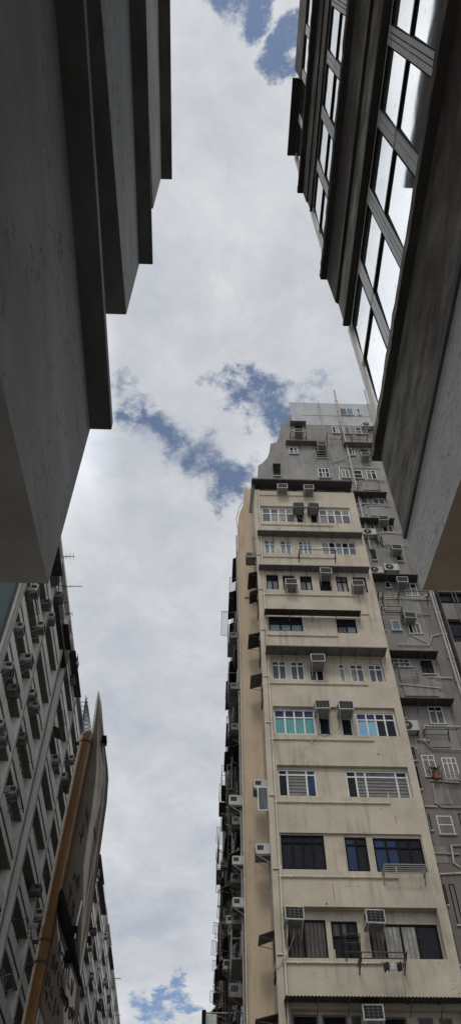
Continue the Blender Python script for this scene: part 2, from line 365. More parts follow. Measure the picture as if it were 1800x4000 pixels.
# roughcast balcony front, its underside sloping slightly down towards the lens end
m = MB(); ys = [2.50, 1.97, 1.4, .8, 0, -3]; zs = [4.400, 4.301, 4.19, 4.08, 3.95, 3.95]
for i in range(5):
    m.quad([(1, ys[i], zs[i]), (1, ys[i+1], zs[i+1]), (1, ys[i+1], 4.83), (1, ys[i], 4.83)], 0)
    m.quad([(1, ys[i], zs[i]), (1, ys[i+1], zs[i+1]), (6, ys[i+1], zs[i+1]), (6, ys[i], zs[i])], 1)
m.quad([(1, 2.5, 4.40), (6, 2.5, 4.40), (6, 2.5, 4.83), (1, 2.5, 4.83)], 0)
m.build('roughcast_front', [rough_w, rc_soffit], NR)
strip('string_course', [(1.02, 4.805), (.985, 4.805), (.985, 4.85), (1.02, 4.86)], 2.512, [pipe_d])
m = MB(); random.seed(3)
n = 46
for i in range(n):
    a, b = 2.545+(YR-2.545)*(i/n)**1.6, 2.545+(YR-2.545)*((i+1)/n)**1.6
    m.quad([(1.004, a, 4.855), (1.004, b, 4.855), (1.004, b, 5.645), (1.004, a, 5.645)], 0)
m.quad([(1.004, 2.545, 4.855), (6, 2.545, 4.855), (6, 2.545, 5.645), (1.004, 2.545, 5.645)], 0)
m.build('concrete_apron', [conc], NR)
def rough_slab(name, x0, x1, y1, z0, z1, mt, seed):
    """weathered projecting ledge with an uneven lip"""
    random.seed(seed); m = MB(); n = 70; P = []
    for i in range(n+1):
        y = y1+(YR-y1)*(i/n)**1.7; j = random.uniform(-.0035, .0035); P.append((y, x0+j, z0+random.uniform(-.004, .004), z1+random.uniform(-.003, .003)))
    for i in range(n):
        a, b = P[i], P[i+1]
        m.quad([(a[1], a[0], a[2]), (b[1], b[0], b[2]), (b[1], b[0], b[3]), (a[1], a[0], a[3])], 0)
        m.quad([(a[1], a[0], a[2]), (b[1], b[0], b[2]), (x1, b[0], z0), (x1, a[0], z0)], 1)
        m.quad([(a[1], a[0], a[3]), (b[1], b[0], b[3]), (x1, b[0], z1), (x1, a[0], z1)], 0)
    a = P[0]; m.quad([(a[1], a[0], a[2]), (x1, a[0], z0), (x1, a[0], z1), (a[1], a[0], a[3])], 1)
    return m.build(name, mt, NR)
rough_slab('sill_ledge', .953, 1.2, 2.575, 5.640, 5.715, [conc, conc_d], 1)
def ribbon(xw, z0, z1, zt, y_end, ys, big, band):
    """ribbon window facing -X"""
    f = MB(); p = MB(); q = 9
    f.box(xw-.008, xw+.05, YR, y_end, z0, z0+.045); f.box(xw-.005, xw+.05, YR, y_end, z1-.04, z1)
    f.box(xw-.004, xw+.05, YR, y_end-.03, zt-.013, zt+.013)
    f.box(xw-.02, xw+.9, y_end-.035, y_end, z0, z1)
    for i, y in enumerate(ys):
        if i in big:
            f.box(xw-.007, xw+.05, y-.052, y-.020, z0, z1); f.box(xw-.007, xw+.05, y-.010, y+.010, z0, z1); f.box(xw-.007, xw+.05, y+.018, y+.050, z0, z1)
        else: f.box(xw-.004, xw+.05, y-.052, y-.004, z0, z1); f.box(xw-.004, xw+.05, y+.002, y+.050, z0, z1)
    for za, zb in ((z0+.045, zt-.013), (zt+.013, z1-.04)):
        for i in range(len(ys)):
            ya = ys[i]; yb = ys[i-1] if i else y_end-.02; tl = .0155+random.uniform(-.002, .002)
            h_ = tl*(zb-za)/2; xc = xw-.0015; u0, u1 = ya+.049, yb-(.051 if i else .014); p.quad([(xc-h_, u0, za), (xc-h_, u1, za), (xc+h_, u1, zb), (xc+h_, u0, zb)])
    w = f.build('ribbon_window', alum, NR); p.build('pane', gm, w)
    b = MB()
    for i in range(len(ys)):
        ya = ys[i]; yb = ys[i-1] if i else y_end-.035
        for za, zb in ((z0+.045, zt-.016), (zt+.016, z1-.04)):
            for (u0, u1, v0, v1) in ((ya+.051, yb-.053, zb-.008, zb), (ya+.051, ya+.058, za, zb), (yb-.059, yb-.053, za, zb)):
                b.box(xw-.0075, xw+.01, u0, u1, v0, v1)
    b.build('gasket', black_f, w)
YS = [1.905, 1.423, .952, .497, .03, -.45, -.93, -1.4, -1.9, -2.4, -2.95]
ribbon(1.0, 5.715, 7.185, 6.54, YE, YS, {1, 3, 5, 7, 9}, 0)
def hood(name, prof, y1, mt, mis): return strip(name, prof, y1, mt, mis)
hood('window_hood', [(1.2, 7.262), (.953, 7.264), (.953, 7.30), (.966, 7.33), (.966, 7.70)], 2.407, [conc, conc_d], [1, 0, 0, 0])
hood('groove', [(.966, 7.70), (.985, 7.705), (.985, 7.735), (.947, 7.740)], 2.409, [conc_d], [0, 0, 0])
hood('spandrel_band', [(.947, 7.740), (.940, 8.0), (.932, 8.285)], 2.412, [conc], [0, 0])
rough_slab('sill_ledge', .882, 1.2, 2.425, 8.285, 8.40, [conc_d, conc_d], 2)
ribbon(.975, 8.40, 10.15, 9.45, YE, YS, {1, 3, 5, 7, 9}, 0)
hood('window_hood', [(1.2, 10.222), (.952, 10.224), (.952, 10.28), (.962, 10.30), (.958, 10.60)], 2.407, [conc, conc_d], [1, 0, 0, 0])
hood('groove', [(.958, 10.60), (.975, 10.605), (.975, 10.625), (.945, 10.63)], 2.409, [conc_d], [0, 0, 0])
hood('spandrel_band', [(.945, 10.63), (.940, 11.036)], 2.412, [conc], [0])
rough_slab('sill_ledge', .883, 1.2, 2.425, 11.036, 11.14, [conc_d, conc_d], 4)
ribbon(.972, 11.14, 12.62, 12.0, YE, YS, {1, 3, 5}, 0)
hood('window_hood', [(1.2, 12.62), (.955, 12.622), (.95, 13.0), (.955, 13.02), (.945, 13.5)], 1.50, [conc, conc_d], [1, 0, 1, 0])
m = MB(); m.box(.872, 1.3, 1.503, 2.41, 12.80, 12.84); m.build('awning', metal_d, NR)
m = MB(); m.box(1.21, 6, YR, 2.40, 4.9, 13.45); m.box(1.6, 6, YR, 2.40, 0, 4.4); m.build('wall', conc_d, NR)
# ------------------------------------------------------------------ cream pencil tower across the cross street
YT = 27.0; TX0, TX1, TZ = 2.42, 8.385, 40.40
CT = empty('cream_tower', (5.4, 28.2, 0), 'slender cream plastered apartment tower across the street with rows of windows and air conditioners', 'building')
def R(cf, x0, y0, x1, y1, yp=YT):
    a = at(*cf(x0, y0), y=yp); b = at(*cf(x1, y1), y=yp)
    return [a.x, b.x, b.z, a.z]
D, GR, CU, CD_, TE, BL, NV, BD, CY = g_dark, g_grey, g_curt, g_curtd, g_teal, g_blue, g_navy, g_blind, g_cyan
wins = [  # (crop, x0,y0,x1,y1, cols, transom, frame, panes, label)
 (C1, 155, 617, 328, 688, (1, 1, 1, 1), .62, white_f, [GR, CU, CU, GR, GR], 'white framed window with patterned lower lights'),
 (C1, 332, 640, 365, 690, (1, 1), 0, black_f, [D]),
 (C1, 402, 645, 438, 692, (1, 1), 0, black_f, [D]),
 (C1, 440, 625, 610, 698, (1, 1, 1, 1), .62, white_f, [CU, GR, CU, GR, GR], None),
 (C1, 167, 780, 229, 850, (1, 1), .68, white_f, [CY, CU, GR]), (C1, 246, 782, 311, 852, (1, 1), .68, white_f, [CU, CY, GR]),
 (C1, 336, 785, 417, 853, (1, 1, 1), .68, white_f, [CU, CU, CY, GR]), (C1, 452, 790, 640, 858, (1, 1, 1, 1, 1), .55, white_f, [CU, GR, CY, GR, GR, CU, D, GR, D, GR]),
 (C1, 178, 958, 244, 1033, (1, 1), .68, black_f, [CY, GR, D, D]), (C1, 260, 962, 327, 1035, (1, 1), .68, black_f, [GR, CY, D, D]),
 (C1, 347, 965, 414, 1038, (1, 1), .68, black_f, [GR, CU, D, D]), (C1, 441, 966, 510, 1041, (1, 1), .68, black_f, [D]),
 (C1, 526, 968, 597, 1045, (1, 1), .68, black_f, [CU, CU, GR, GR], 'black framed window with pale cross-patterned panes'), (C1, 611, 971, 692, 1049, (1, 1), .68, black_f, [GR, CU, CU, D]),
 (C1, 190, 1165, 366, 1240, (1, 1, 1), .5, black_f, [CY, CY, CY, D, D, D]), (C1, 528, 1178, 639, 1250, (1, 1), .5, black_f, [GR, CY, D, D]),
 (C2, 205, 222, 286, 318, (1, 1), .75, white_f, [GR, GR, CD_, CD_]), (C2, 298, 225, 378, 321, (1, 1), .75, white_f, [GR, GR, CD_, CD_]),
 (C2, 389, 228, 476, 325, (1, 1), .55, white_f, [GR, D, D, D]), (C2, 539, 237, 584, 328, (1,), .72, white_f, [CU, CD_]),
 (C2, 595, 240, 681, 331, (1, 1), .72, white_f, [CU, GR, CD_, CD_]), (C2, 687, 242, 777, 335, (1, 1), .72, white_f, [GR, GR, CD_, CD_]),
 (C2, 216, 466, 434, 594, (1, 1, 1, 1), .68, white_f, [TE, TE, TE, TE, NV, NV, NV, NV], 'white framed window with teal patterned panes'),
 (C2, 440, 505, 512, 597, (1,), .0, white_f, [D]), (C2, 551, 510, 624, 601, (1,), .0, white_f, [D]),
 (C2, 626, 484, 848, 611, (1, 1, 1, 1), .72, white_f, [BL, BL, D, D, NV, NV, D, D], 'white framed window with two light blue panes'),
 (C2, 236, 766, 441, 906, (1, 2.4, 1), .80, white_f, [D, BD, NV, D, BD, NV], None),
 (C2, 576, 773, 916, 919, (1, 1.1, 3.6, 1.2), .78, white_f, [D, BD, BD, BD, D, GR, GR, D], 'white framed window with slatted blind'),
 (C3, 251, 200, 486, 376, (1, 1, 1, 1), .78, black_f, [D, D, D, D]), (C3, 571, 212, 706, 385, (1, 1), .78, black_f, [NV, D]),
 (C3, 712, 216, 992, 393, (1, 1, 1, 1), .72, black_f, [NV, NV, D, D]),
 (C3, 285, 608, 500, 808, (1, 1.4), .0, black_f, [CD_, CD_], 'black framed window with brown curtain'), (C3, 507, 617, 665, 815, (1, 1, 1), .6, black_f, [D, D, D, CD_, CD_, D]),
 (C3, 695, 630, 1085, 828, (1, 1.3, 1.2, 1.5), .0, black_f, [CD_, CU, CU, D], 'large black framed window with grey and white curtains'),
 (C3, 312, 1092, 452, 1190, (1,), .0, metal_g, [D]), (C3, 462, 1095, 600, 1195, (1,), .0, metal_g, [D]), (C3, 610, 1098, 680, 1198, (1,), .0, metal_g, [GR]),
 (C3, 770, 1105, 905, 1205, (1,), .0, metal_g, [D]), (C3, 945, 1110, 1040, 1210, (1,), .0, metal_g, [GR]), (C3, 1050, 1112, 1140, 1212, (1,), 0, metal_g, [GR]),
]
recs = [R(C1, 176, 1148, 716, 1256), R(C1, 150, 612, 612, 702), R(C2, 200, 207, 778, 338), R(C2, 212, 460, 850, 614), R(C2, 232, 756, 920, 921), R(C3, 262, 566, 1066, 834), R(C3, 300, 1080, 1200, 1260), R(C3, 245, 195, 995, 396)]
recs[1][3] = TZ-1.2 if recs[1][3] > TZ-1.2 else recs[1][3]
holes = []
for w in wins:
    r = R(w[0], *w[1:5]); r = [r[0], r[1], r[2], r[3]]; holes.append(r)
def inside(h, r): return r[0]-.05 < (h[0]+h[1])/2 < r[1]+.05 and r[2] < (h[2]+h[3])/2 < r[3]
# each recess must contain its windows
for r in recs:
    for h in holes:
        if inside(h, r):
            r[0] = min(r[0], h[0]-.03); r[1] = min(max(r[1], h[1]+.03), TX1-.12); r[2] = min(r[2], h[2]-.03); r[3] = max(r[3], h[3]+.03)
m = MB(); pf = lambda u, v, d: (u, YT+d, v)
lvl0 = [h for h in holes if not any(inside(h, r) for r in recs)]
RD = [.05, .10, .12, .14, .16, .34, .25, .09]
for i, r in enumerate(recs): pass
grid_wall(m, (TX0, TX1, 0, TZ), lvl0, pf, .14)
# recess holes are handled by removing that area from the first sheet: rebuild with both
m = MB(); allh = lvl0 + [tuple(r) for r in recs]
us = sorted({TX0, TX1} | {h[0] for h in allh} | {h[1] for h in allh}); vs = sorted({0, TZ} | {h[2] for h in allh} | {h[3] for h in allh})
for i in range(len(us)-1):
    for j in range(len(vs)-1):
        u, v = (us[i]+us[i+1])/2, (vs[j]+vs[j+1])/2
        if any(h[0] < u < h[1] and h[2] < v < h[3] for h in allh): continue
        m.quad([pf(us[i], vs[j], 0), pf(us[i+1], vs[j], 0), pf(us[i+1], vs[j+1], 0), pf(us[i], vs[j+1], 0)])
def reveal(mb, h, d0, d1):
    c = [(h[0], h[2]), (h[1], h[2]), (h[1], h[3]), (h[0], h[3])]
    for i in range(4):
        a, b = c[i], c[(i+1) % 4]; mb.quad([pf(*a, d0), pf(*b, d0), pf(*b, d1), pf(*a, d1)])
for h in lvl0: reveal(m, h, 0, .14)
for r, d in zip(recs, RD):
    reveal(m, r, 0, d); ins = [h for h in holes if inside(h, r)]
    grid_wall(m, r, ins, lambda u, v, q, d=d: (u, YT+d+q, v), .10)
# other sides and roof
m.quad([(TX0, YT, 0), (TX0, YT+2.2, 0), (TX0, YT+2.2, TZ), (TX0, YT, TZ)]); m.quad([(TX1, YT, 0), (TX1, YT+2.2, 0), (TX1, YT+2.2, TZ), (TX1, YT, TZ)])
m.quad([(TX0, YT, TZ), (TX1, YT, TZ), (TX1, YT+2.2, TZ), (TX0, YT+2.2, TZ)]); m.quad([(TX0, YT+2.2, 0), (TX1, YT+2.2, 0), (TX1, YT+2.2, TZ), (TX0, YT+2.2, TZ)])
m.build('wall', cream, CT)
for w, h in zip(wins, holes):
    d = .06
    for r, rd in zip(recs, RD):
        if inside(h, r): d = rd+.03
    window(CT, YT+d, h[0], h[1], h[2], h[3], w[5], w[6], w[7], w[8], .06, .05, w[9] if len(w) > 9 else None)
# corner pilaster strip, downpipe and branch pipes
m = MB(); m.box(TX0-.02, TX0+.20, YT-.06, YT-.003, 0, TZ+.01); m.build('corner_pilaster', cream, CT)
pz = [at(*p, y=YT-.1).z for p in ((1009, 2074), (1008, 2165), (1012, 2300), (1018, 2458), (1030, 2640), (1036, 2820), (1060, 3105), (1068, 3392), (1082, 3727))]
m = MB(); m.tube([(TX0+.27, YT-.05, 0), (TX0+.27, YT-.05, TZ+.02)], .035)
for z in pz: m.tube([(TX0+.04, YT-.09, z), (TX0+.25, YT-.09, z)], .03); m.tube([(TX0+.04, YT-.09, z), (TX0-.05, YT+.3, z-.35)], .028)
m.build('downpipe', pipe_cream, CT)
for (cf, x0, y, x1, ups) in [(C1, 145, 704, 516, ()), (C1, 150, 866, 530, (345,)), (C1, 155, 1056, 625, (345, 535)), (C1, 168, 1260, 540, (375,)), (C2, 180, 344, 692, (205, 487, 680)),
                        (C2, 198, 625, 722, (216, 520, 700)), (C2, 212, 941, 800, (236, 588, 798)), (C3, 232, 415, 842, (256, 548, 838)), (C3, 256, 848, 800, (284, 528)), (C1, 130, 556, 370, (240, 285))]:
    a = at(*cf(x0, y), y=YT-.05); b = at(*cf(x1, y+ (x1-x0)*.03), y=YT-.05); z = a.z
    m = MB(); m.tube([(a.x, YT-.05, z), (b.x, YT-.05, z)], .030)
    for u in ups:
        c = at(*cf(u, y), y=YT-.05); m.tube([(c.x, YT-.045, z), (c.x, YT-.045, z+.42)], .022)
    for q in range(int((b.x-a.x)/1.1)): m.box(a.x+.5+q*1.1, a.x+.53+q*1.1, YT-.08, YT, z-.05, z+.04)
    m.build('waste_pipe', pipe_cream, CT)
# canopies above the windows
def canopy(cf, x0, y0, x1, proj, drop, mt, parent=CT, yp=YT, corr=False, nb=6, brk=True, nm='canopy'):
    a = at(*cf(x0, y0), y=yp-proj); b = at(*cf(x1, y0+(x1-x0)*.028), y=yp-proj); z = a.z; m = MB()
    if corr:
        n = int((b.x-a.x)/.055); pr = []
        for i in range(n+1):
            x = a.x+(b.x-a.x)*i/n; dz = .018 if i % 2 else -.018; pr.append((x, dz))
        for i in range(n):
            m.quad([(pr[i][0], yp-proj, z+pr[i][1]), (pr[i+1][0], yp-proj, z+pr[i+1][1]), (pr[i+1][0], yp, z+drop+pr[i+1][1]), (pr[i][0], yp, z+drop+pr[i][1])])
    else:
        m.prism([(a.x, yp-proj, z), (a.x, yp-proj, z+.05), (a.x, yp, z+drop+.05), (a.x, yp, z+drop)], (b.x-a.x, 0, 0))
    c = m.build(nm, mt, parent)
    if brk:
        for i in range(nb):
            x = a.x+.06+(b.x-a.x-.12)*i/(nb-1); k = MB()
            k.tube([(x, yp-.01, z+drop-.42), (x, yp-proj+.05, z-.01), (x, yp, z+drop-.03)], .018, seg=5); k.build('bracket', rust, c)
    return c
canopy(C1, 137, 735, 665, .50, .10, metal_g, nb=8); canopy(C1, 143, 908, 700, .50, .10, metal_g, nb=8)
canopy(C1, 172, 1129, 658, .55, .12, metal_d, corr=True, nb=5); canopy(C2, 180, 157, 788, .72, .12, metal_g, nb=9)
canopy(C3, 275, 1016, 1240, .75, .12, metal_d, corr=True, nb=7)
# rooftop shed of the tower
a = at(*C1(107, 478), y=YT-.45); b = at(*C1(612, 492), y=YT-.45)
m = MB(); m.box(a.x, b.x, YT-.45, YT+2.0, a.z, a.z+.10); c = m.build('shed_roof', metal_d, CT)
a2 = at(*C1(120, 500), y=YT+.1)
m = MB(); m.box(TX0+.0, TX1-.35, YT+.25, YT+2.1, TZ, a.z); m.build('rooftop_shed', dark, CT)
zt = a.z-.12; zb = TZ+.05
for x0, x1, ms in ((2.62, 3.85, [GR, GR]), (3.95, 4.75, [CU, D]), (5.0, 5.9, [CU, GR]), (6.2, 7.2, [GR, D]), (7.25, 7.95, [D, CY])):
    window(CT, YT+.18, x0, x1, zb+.05, zt, (1, 1), .0, metal_g, ms, .04)
m = MB(); m.prism([at(px, py, y=YT-.12) for px, py in ((982.8, 1867), (998, 1869), (984.8, 2002), (972.5, 2000))], (0, .05, 0)); m.build('shed_side_awning', metal_d, CT)
# left side of the tower: awnings, seen from below
def side_awning(px, py, w=.50, ln=.95, mt=metal_d, dz=.18):
    q = at(px, py, y=YT+.15); z = q.z
    w *= .85; m = MB(); m.prism([(TX0-w, YT+.15, z), (TX0, YT+.15, z+dz), (TX0, YT+.15, z+dz+.03), (TX0-w, YT+.15, z+.03)], (0, ln, 0)); c = m.build('side_awning', mt, CT)
    for y in (YT+.2, YT+.1+ln): MB().tube([(TX0-w+.02, y, z), (TX0, y, z-.12)], .012, seg=5).build('bracket', rust, c)
    # the side window under it
    f = MB(); f.box(TX0-.04, TX0+.02, YT+.3, YT+.1+ln, z-1.25, z-.15); w_ = f.build('side_window', black_f, CT)
    MB().box(TX0-.05, TX0-.041, YT+.36, YT+.04+ln, z-1.19, z-.21).build('pane', g_grey, w_)
for px, py, w_, ln, mt in ((975, 2240, .55, 1.15, metal_d), (977, 2312, .50, .85, metal_d), (974, 2480, .66, 1.0, metal_d), (977, 2640, .62, .9, metal_g), (1022, 3655, .62, .75, metal_g), (1022, 3985, .85, 1.1, metal_d)):
    side_awning(px, py, w_, ln, mt)
# laundry racks (fixed to the wall)
def rack(parent, cf, x0, y0, x1, y1, yp, proj=.45, rails=4, mt=steel, r=.014, nm='laundry_rack'):
    a = at(*cf(x0, y0), y=yp-proj); b = at(*cf(x1, y1), y=yp-proj); m = MB()
    zt, zb = a.z, min(b.z, a.z-.08)
    for i in range(rails):
        z = zt+(zb-zt)*i/max(1, rails-1); yy = yp-proj+.3*proj*i/max(1, rails-1)
        m.tube([(a.x, yp, z), (a.x, yy, z), (b.x, yy, z), (b.x, yp, z)], r, seg=6)
    for x in (a.x+.01, b.x-.01): m.tube([(x, yp-proj, zt), (x, yp-.01, zb-.25)], r*1.2, seg=6)
    return m.build(nm, mt, parent)
rack(CT, C3, 770, 355, 985, 390, YT, .5, 5, steel, .018)
rack(CT, C3, 655, 797, 888, 812, YT, .8, 2, rust, .02)
rack(CT, C1, 345, 832, 530, 838, YT, .6, 1, metal_d, .022)
rack(CT, C3, 572, 705, 660, 790, YT, .35, 3, metal_d, .016)
# rust streak and anchor marks under the ledge
m = MB()
for cf, x, y, h in ((C3, 512, 455, 1.0), (C3, 825, 108, .45)):
    a = at(*cf(x, y), y=YT-.003); m.prism([(a.x-.012, YT-.003, a.z), (a.x+.012, YT-.003, a.z), (a.x+.02, YT-.003, a.z-h*.7), (a.x+.004, YT-.003, a.z-h)], (0, -.002, 0))
m.build('rust_stain', mat('rust_stain', (.36, .19, .06), (.25, .12, .04), .95, 8), CT)
# hoses and cables hanging down the tower face
for k_, (cf, pts, mt_) in enumerate([(C2, ((427, 455), (445, 500), (440, 600), (470, 612), (520, 600), (545, 575), (545, 480)), pipe_d), (C3, ((318, 665), (316, 730), (290, 790)), pipe_cream), (C3, ((770, 670), (785, 740), (800, 800)), steel), (C1, ((340, 640), (345, 672), (380, 700)), steel),
                         (C3, ((190, 360), (200, 430), (192, 490)), pipe_d), (C2, ((372, 228), (385, 320), (386, 345)), pipe_cream), (C3, ((852, 830), (862, 900), (880, 1010)), pipe_d), (C3, ((528, 860), (532, 910), (540, 950)), pipe_d)]):
    MB().tube([at(*cf(*p), y=YT-.03) for p in pts], .011 if k_ < 6 else .004, seg=5).build('cable', mt_, CT)
random.seed(11); m = MB()
for i in range(46):
    x = random.uniform(TX0+.5, TX1-.15); z = random.uniform(10, TZ-1)
    if any(h[0]-.1 < x < h[1]+.1 and h[2]-.1 < z < h[3]+.1 for h in allh): continue
    s = random.uniform(.012, .03); m.box(x-s, x+s, YT-.006, YT-.002, z-s*1.3, z+s*1.3)
m.build('anchor_scar', conc_d, CT)
# ------------------------------------------------------------------ cream gable building behind the tower, on the street side
def prism_building(root, name, prof, y0, y1, mt):
    return MB().prism([(x, y0, z) for x, z in prof], (0, y1-y0, 0)).build(name, mt, root)
XS = 1.54
GB = empty('gable_building', (2.2, 36, 0), 'building with narrow ochre end wall and sooty side facade, left of the cream tower', 'building')
prof = [(XS, 0), (2.9, 0), (2.9, 42.75), (2.0, 42.75), (1.98, 41.9), (1.93, 41.3), (1.80, 40.7), (1.66, 40.25), (1.58, 39.75), (XS, 39.2)]
m = MB(); m.prism([(x, 28.5, z) for x, z in prof], (0, .25, 0), 0); m.build('end_wall', cream2, GB)
m = MB(); m.prism([(x+(.04 if x < 2.5 else 0), 28.76, z-.05) for x, z in prof], (0, 15.0, 0), 0); m.build('side_wall', row_d, GB)
m = MB(); m.tube([(XS-.03, 28.46, 0), (XS-.03, 28.46, 38.6), (XS-.12, 28.42, 39.4), (1.62, 28.42, 40.6), (1.9, 28.42, 41.3), (1.94, 28.42, 43.0)], .03); m.build('downpipe', pipe_cream, GB)
m = MB(); m.box(XS+.25, 2.35, 28.42, 28.50, 32.6, 38.0); m.build('bay_panel', cream2, GB)
# ------------------------------------------------------------------ tall grey building behind
YG = 29.5
GT = empty('grey_tower', (8, 36, 0), 'tall grey rendered apartment tower with stepped outline rising behind the cream tower', 'building')
prof = [at(px, py, y=YG) for px, py in ((1164, 1574), (1137, 1583), (1134, 1620), (1128, 1640), (1112, 1655), (1095, 1660), (1090, 1700), (1080, 1727), (1056, 1733), (1051, 1768), (1042, 1790), (1025, 1808), (1008, 1818), (1005, 1869))]
GX1 = at(1455, 1581, y=YG).x; GZ = at(1400, 1579, y=YG).z
def poly(off, x1=GX1): return [(p.x, off, p.z) for p in prof] + [(2.95, off, 0), (x1, off, 0), (x1, off, GZ)]
MB().prism(poly(YG), (0, 16, 0)).build('wall', gwall, GT)
# dark end strip and pale upper spandrels
m = MB(); a = at(*C1(1010, 1060), y=YG-.03)
m.box(GX1-.75, GX1+.01, YG-.03, YG-.001, 0, 38.2); m.build('dark_painted_strip', gwall_d, GT)
m = MB(); m.box(9.2, GX1+.02, YG-.045, YG-.031, 0, at(*C1(760, 960), y=YG).z-12.2)
m.build('dark_painted_band', gwall_d, GT)
for z0 in (GZ-1.9,): MB().box(prof[0].x+.1, GX1-.05, YG-.05, YG-.002, z0-.10, z0).build('string_course', spand, GT)
MB().box(prof[2].x, GX1, YG-.02, YG-.001, GZ-3.4, GZ-.02).build('top_band', spand, GT)
# spandrel slabs right of the cream tower
gc = lambda *a, **k: canopy(*a, parent=GT, yp=YG, **k)
for (cf, x0, y0, x1, pr, mt) in [(C1, 300, 185, 380, .45, metal_g), (C1, 278, 282, 487, .45, metal_g), (C1, 570, 291, 712, .5, metal_g), (C1, 615, 540, 787, .6, metal_d), (C1, 640, 672, 825, .6, metal_d),
                              (C1, 700, 955, 945, .65, metal_d), (C2, 790, 181, 1045, .65, metal_d), (C2, 848, 420, 1125, .65, metal_d), (C1, 213, 400, 252, .35, metal_d)]:
    gc(cf, x0, y0, x1, pr, .08, mt, nb=4)
gw = [(C1, 545, 121, 621, 158, (1, 1), 0, white_f, [GR, CY]), (C1, 631, 124, 656, 158, (1,), .5, white_f, [CY, D]), (C1, 322, 210, 363, 240, (1,), 0, black_f, [D]), (C1, 507, 213, 549, 249, (1, 1), 0, white_f, [D, CU]),
      (C1, 568, 216, 606, 250, (1,), 0, white_f, [GR]), (C1, 622, 217, 690, 253, (1, 1), .5, white_f, [GR, CU, D, GR]), (C1, 293, 318, 341, 352, (1, 1), .45, white_f, [GR, CY, D]), (C1, 428, 322, 482, 372, (1, 1), 0, black_f, [D]),
      (C1, 590, 322, 628, 360, (1, 1), 0, white_f, [D, GR]), (C1, 652, 330, 700, 385, (1,), 0, black_f, [D]), (C1, 213, 422, 252, 463, (1,), .5, black_f, [D, D]), (C1, 437, 423, 501, 472, (1, 1, 1), .55, white_f, [D, CY, D, D, D, D]),
      (C1, 553, 430, 601, 473, (1, 1), 0, white_f, [CY, GR]), (C1, 614, 433, 668, 476, (1,), .5, white_f, [D, D]), (C1, 677, 434, 739, 481, (1, 1), .7, white_f, [GR, D]), (C1, 648, 559, 694, 604, (1,), .8, white_f, [GR, D]),
      (C1, 708, 561, 779, 607, (1, 1), .68, white_f, [GR, GR, D, D]), (C1, 680, 690, 726, 736, (1, 1), 0, white_f, [GR, D]), (C1, 757, 713, 822, 747, (1, 1), 0, white_f, [D, GR]), (C1, 702, 832, 736, 886, (1,), 0, black_f, [D]),
      (C1, 830, 850, 868, 893, (1, 1), 0, black_f, [D]), (C1, 772, 993, 808, 1026, (1,), 0, white_f, [D]), (C1, 866, 1002, 946, 1067, (1, 1), .6, white_f, [CU, CY, D, D]), (C2, 802, 28, 859, 80, (1,), 0, white_f, [CY], 'white framed window with pale blue glass'),
      (C2, 886, 42, 961, 98, (1, 1, 1), 0, white_f, [D, CU, GR]), (C2, 811, 222, 906, 263, (1, 1, 1), .5, white_f, [GR, GR, CD_]), (C2, 951, 232, 1026, 301, (1, 1), 0, black_f, [D]), (C2, 986, 462, 1082, 551, (1, 1), .72, white_f, [GR, GR, D, D]),
      (C2, 955, 706, 1046, 816, (1, 1), .75, white_f, [GR, D, D]), (C2, 1055, 719, 1158, 829, (1, 1, 1), .72, white_f, [GR, D, GR]), (C3, 1030, 110, 1131, 205, (1,), .5, white_f, [D, GR]), (C3, 1092, 455, 1170, 660, (1,), 0, black_f, [D]),
      (C3, 1140, 100, 1200, 210, (1,), 0, black_f, [D]), (C1, 617, 556, 636, 606, (1,), 0, black_f, [D]), (C1, 700, 985, 722, 1035, (1,), 0, black_f, [D]), (C1, 758, 1175, 778, 1240, (1,), 0, black_f, [GR]),
      (C2, 808, 226, 828, 262, (1,), 0, black_f, [D]), (C2, 862, 466, 880, 522, (1,), 0, white_f, [GR]), (C2, 905, 668, 935, 735, (1,), .5, black_f, [D, GR]), (C2, 930, 760, 958, 880, (1,), .6, black_f, [GR, D]), (C3, 990, 100, 1015, 185, (1,), 0, black_f, [GR]),
      (C3, 1068, 452, 1090, 560, (1,), 0, black_f, [D]), (C3, 1110, 700, 1150, 860, (1,), 0, black_f, [D])]
for w in gw:
    r = R(*w[:5], yp=YG-.05)
    if w[2] > 0: window(GT, YG-.05, r[0], r[1], r[2], r[3], w[5], w[6], w[7], w[8], .045, .045, w[9] if len(w) > 9 else None, sill=True)
for cf, *rc in ((C1, 657, 488, 752, 534), (C1, 692, 613, 785, 664), (C1, 742, 756, 850, 810), (C1, 762, 1082, 925, 1148), (C2, 892, 101, 985, 149), (C2, 852, 309, 1050, 411), (C2, 978, 566, 1105, 668), (C2, 1002, 852, 1115, 955), (C3, 1010, 265, 1100, 350)):
    r = R(cf, *rc, yp=YG-.06); MB().box(r[0], r[1], YG-.06, YG-.002, r[2], r[3]).build('spandrel_panel', gwall, GT)
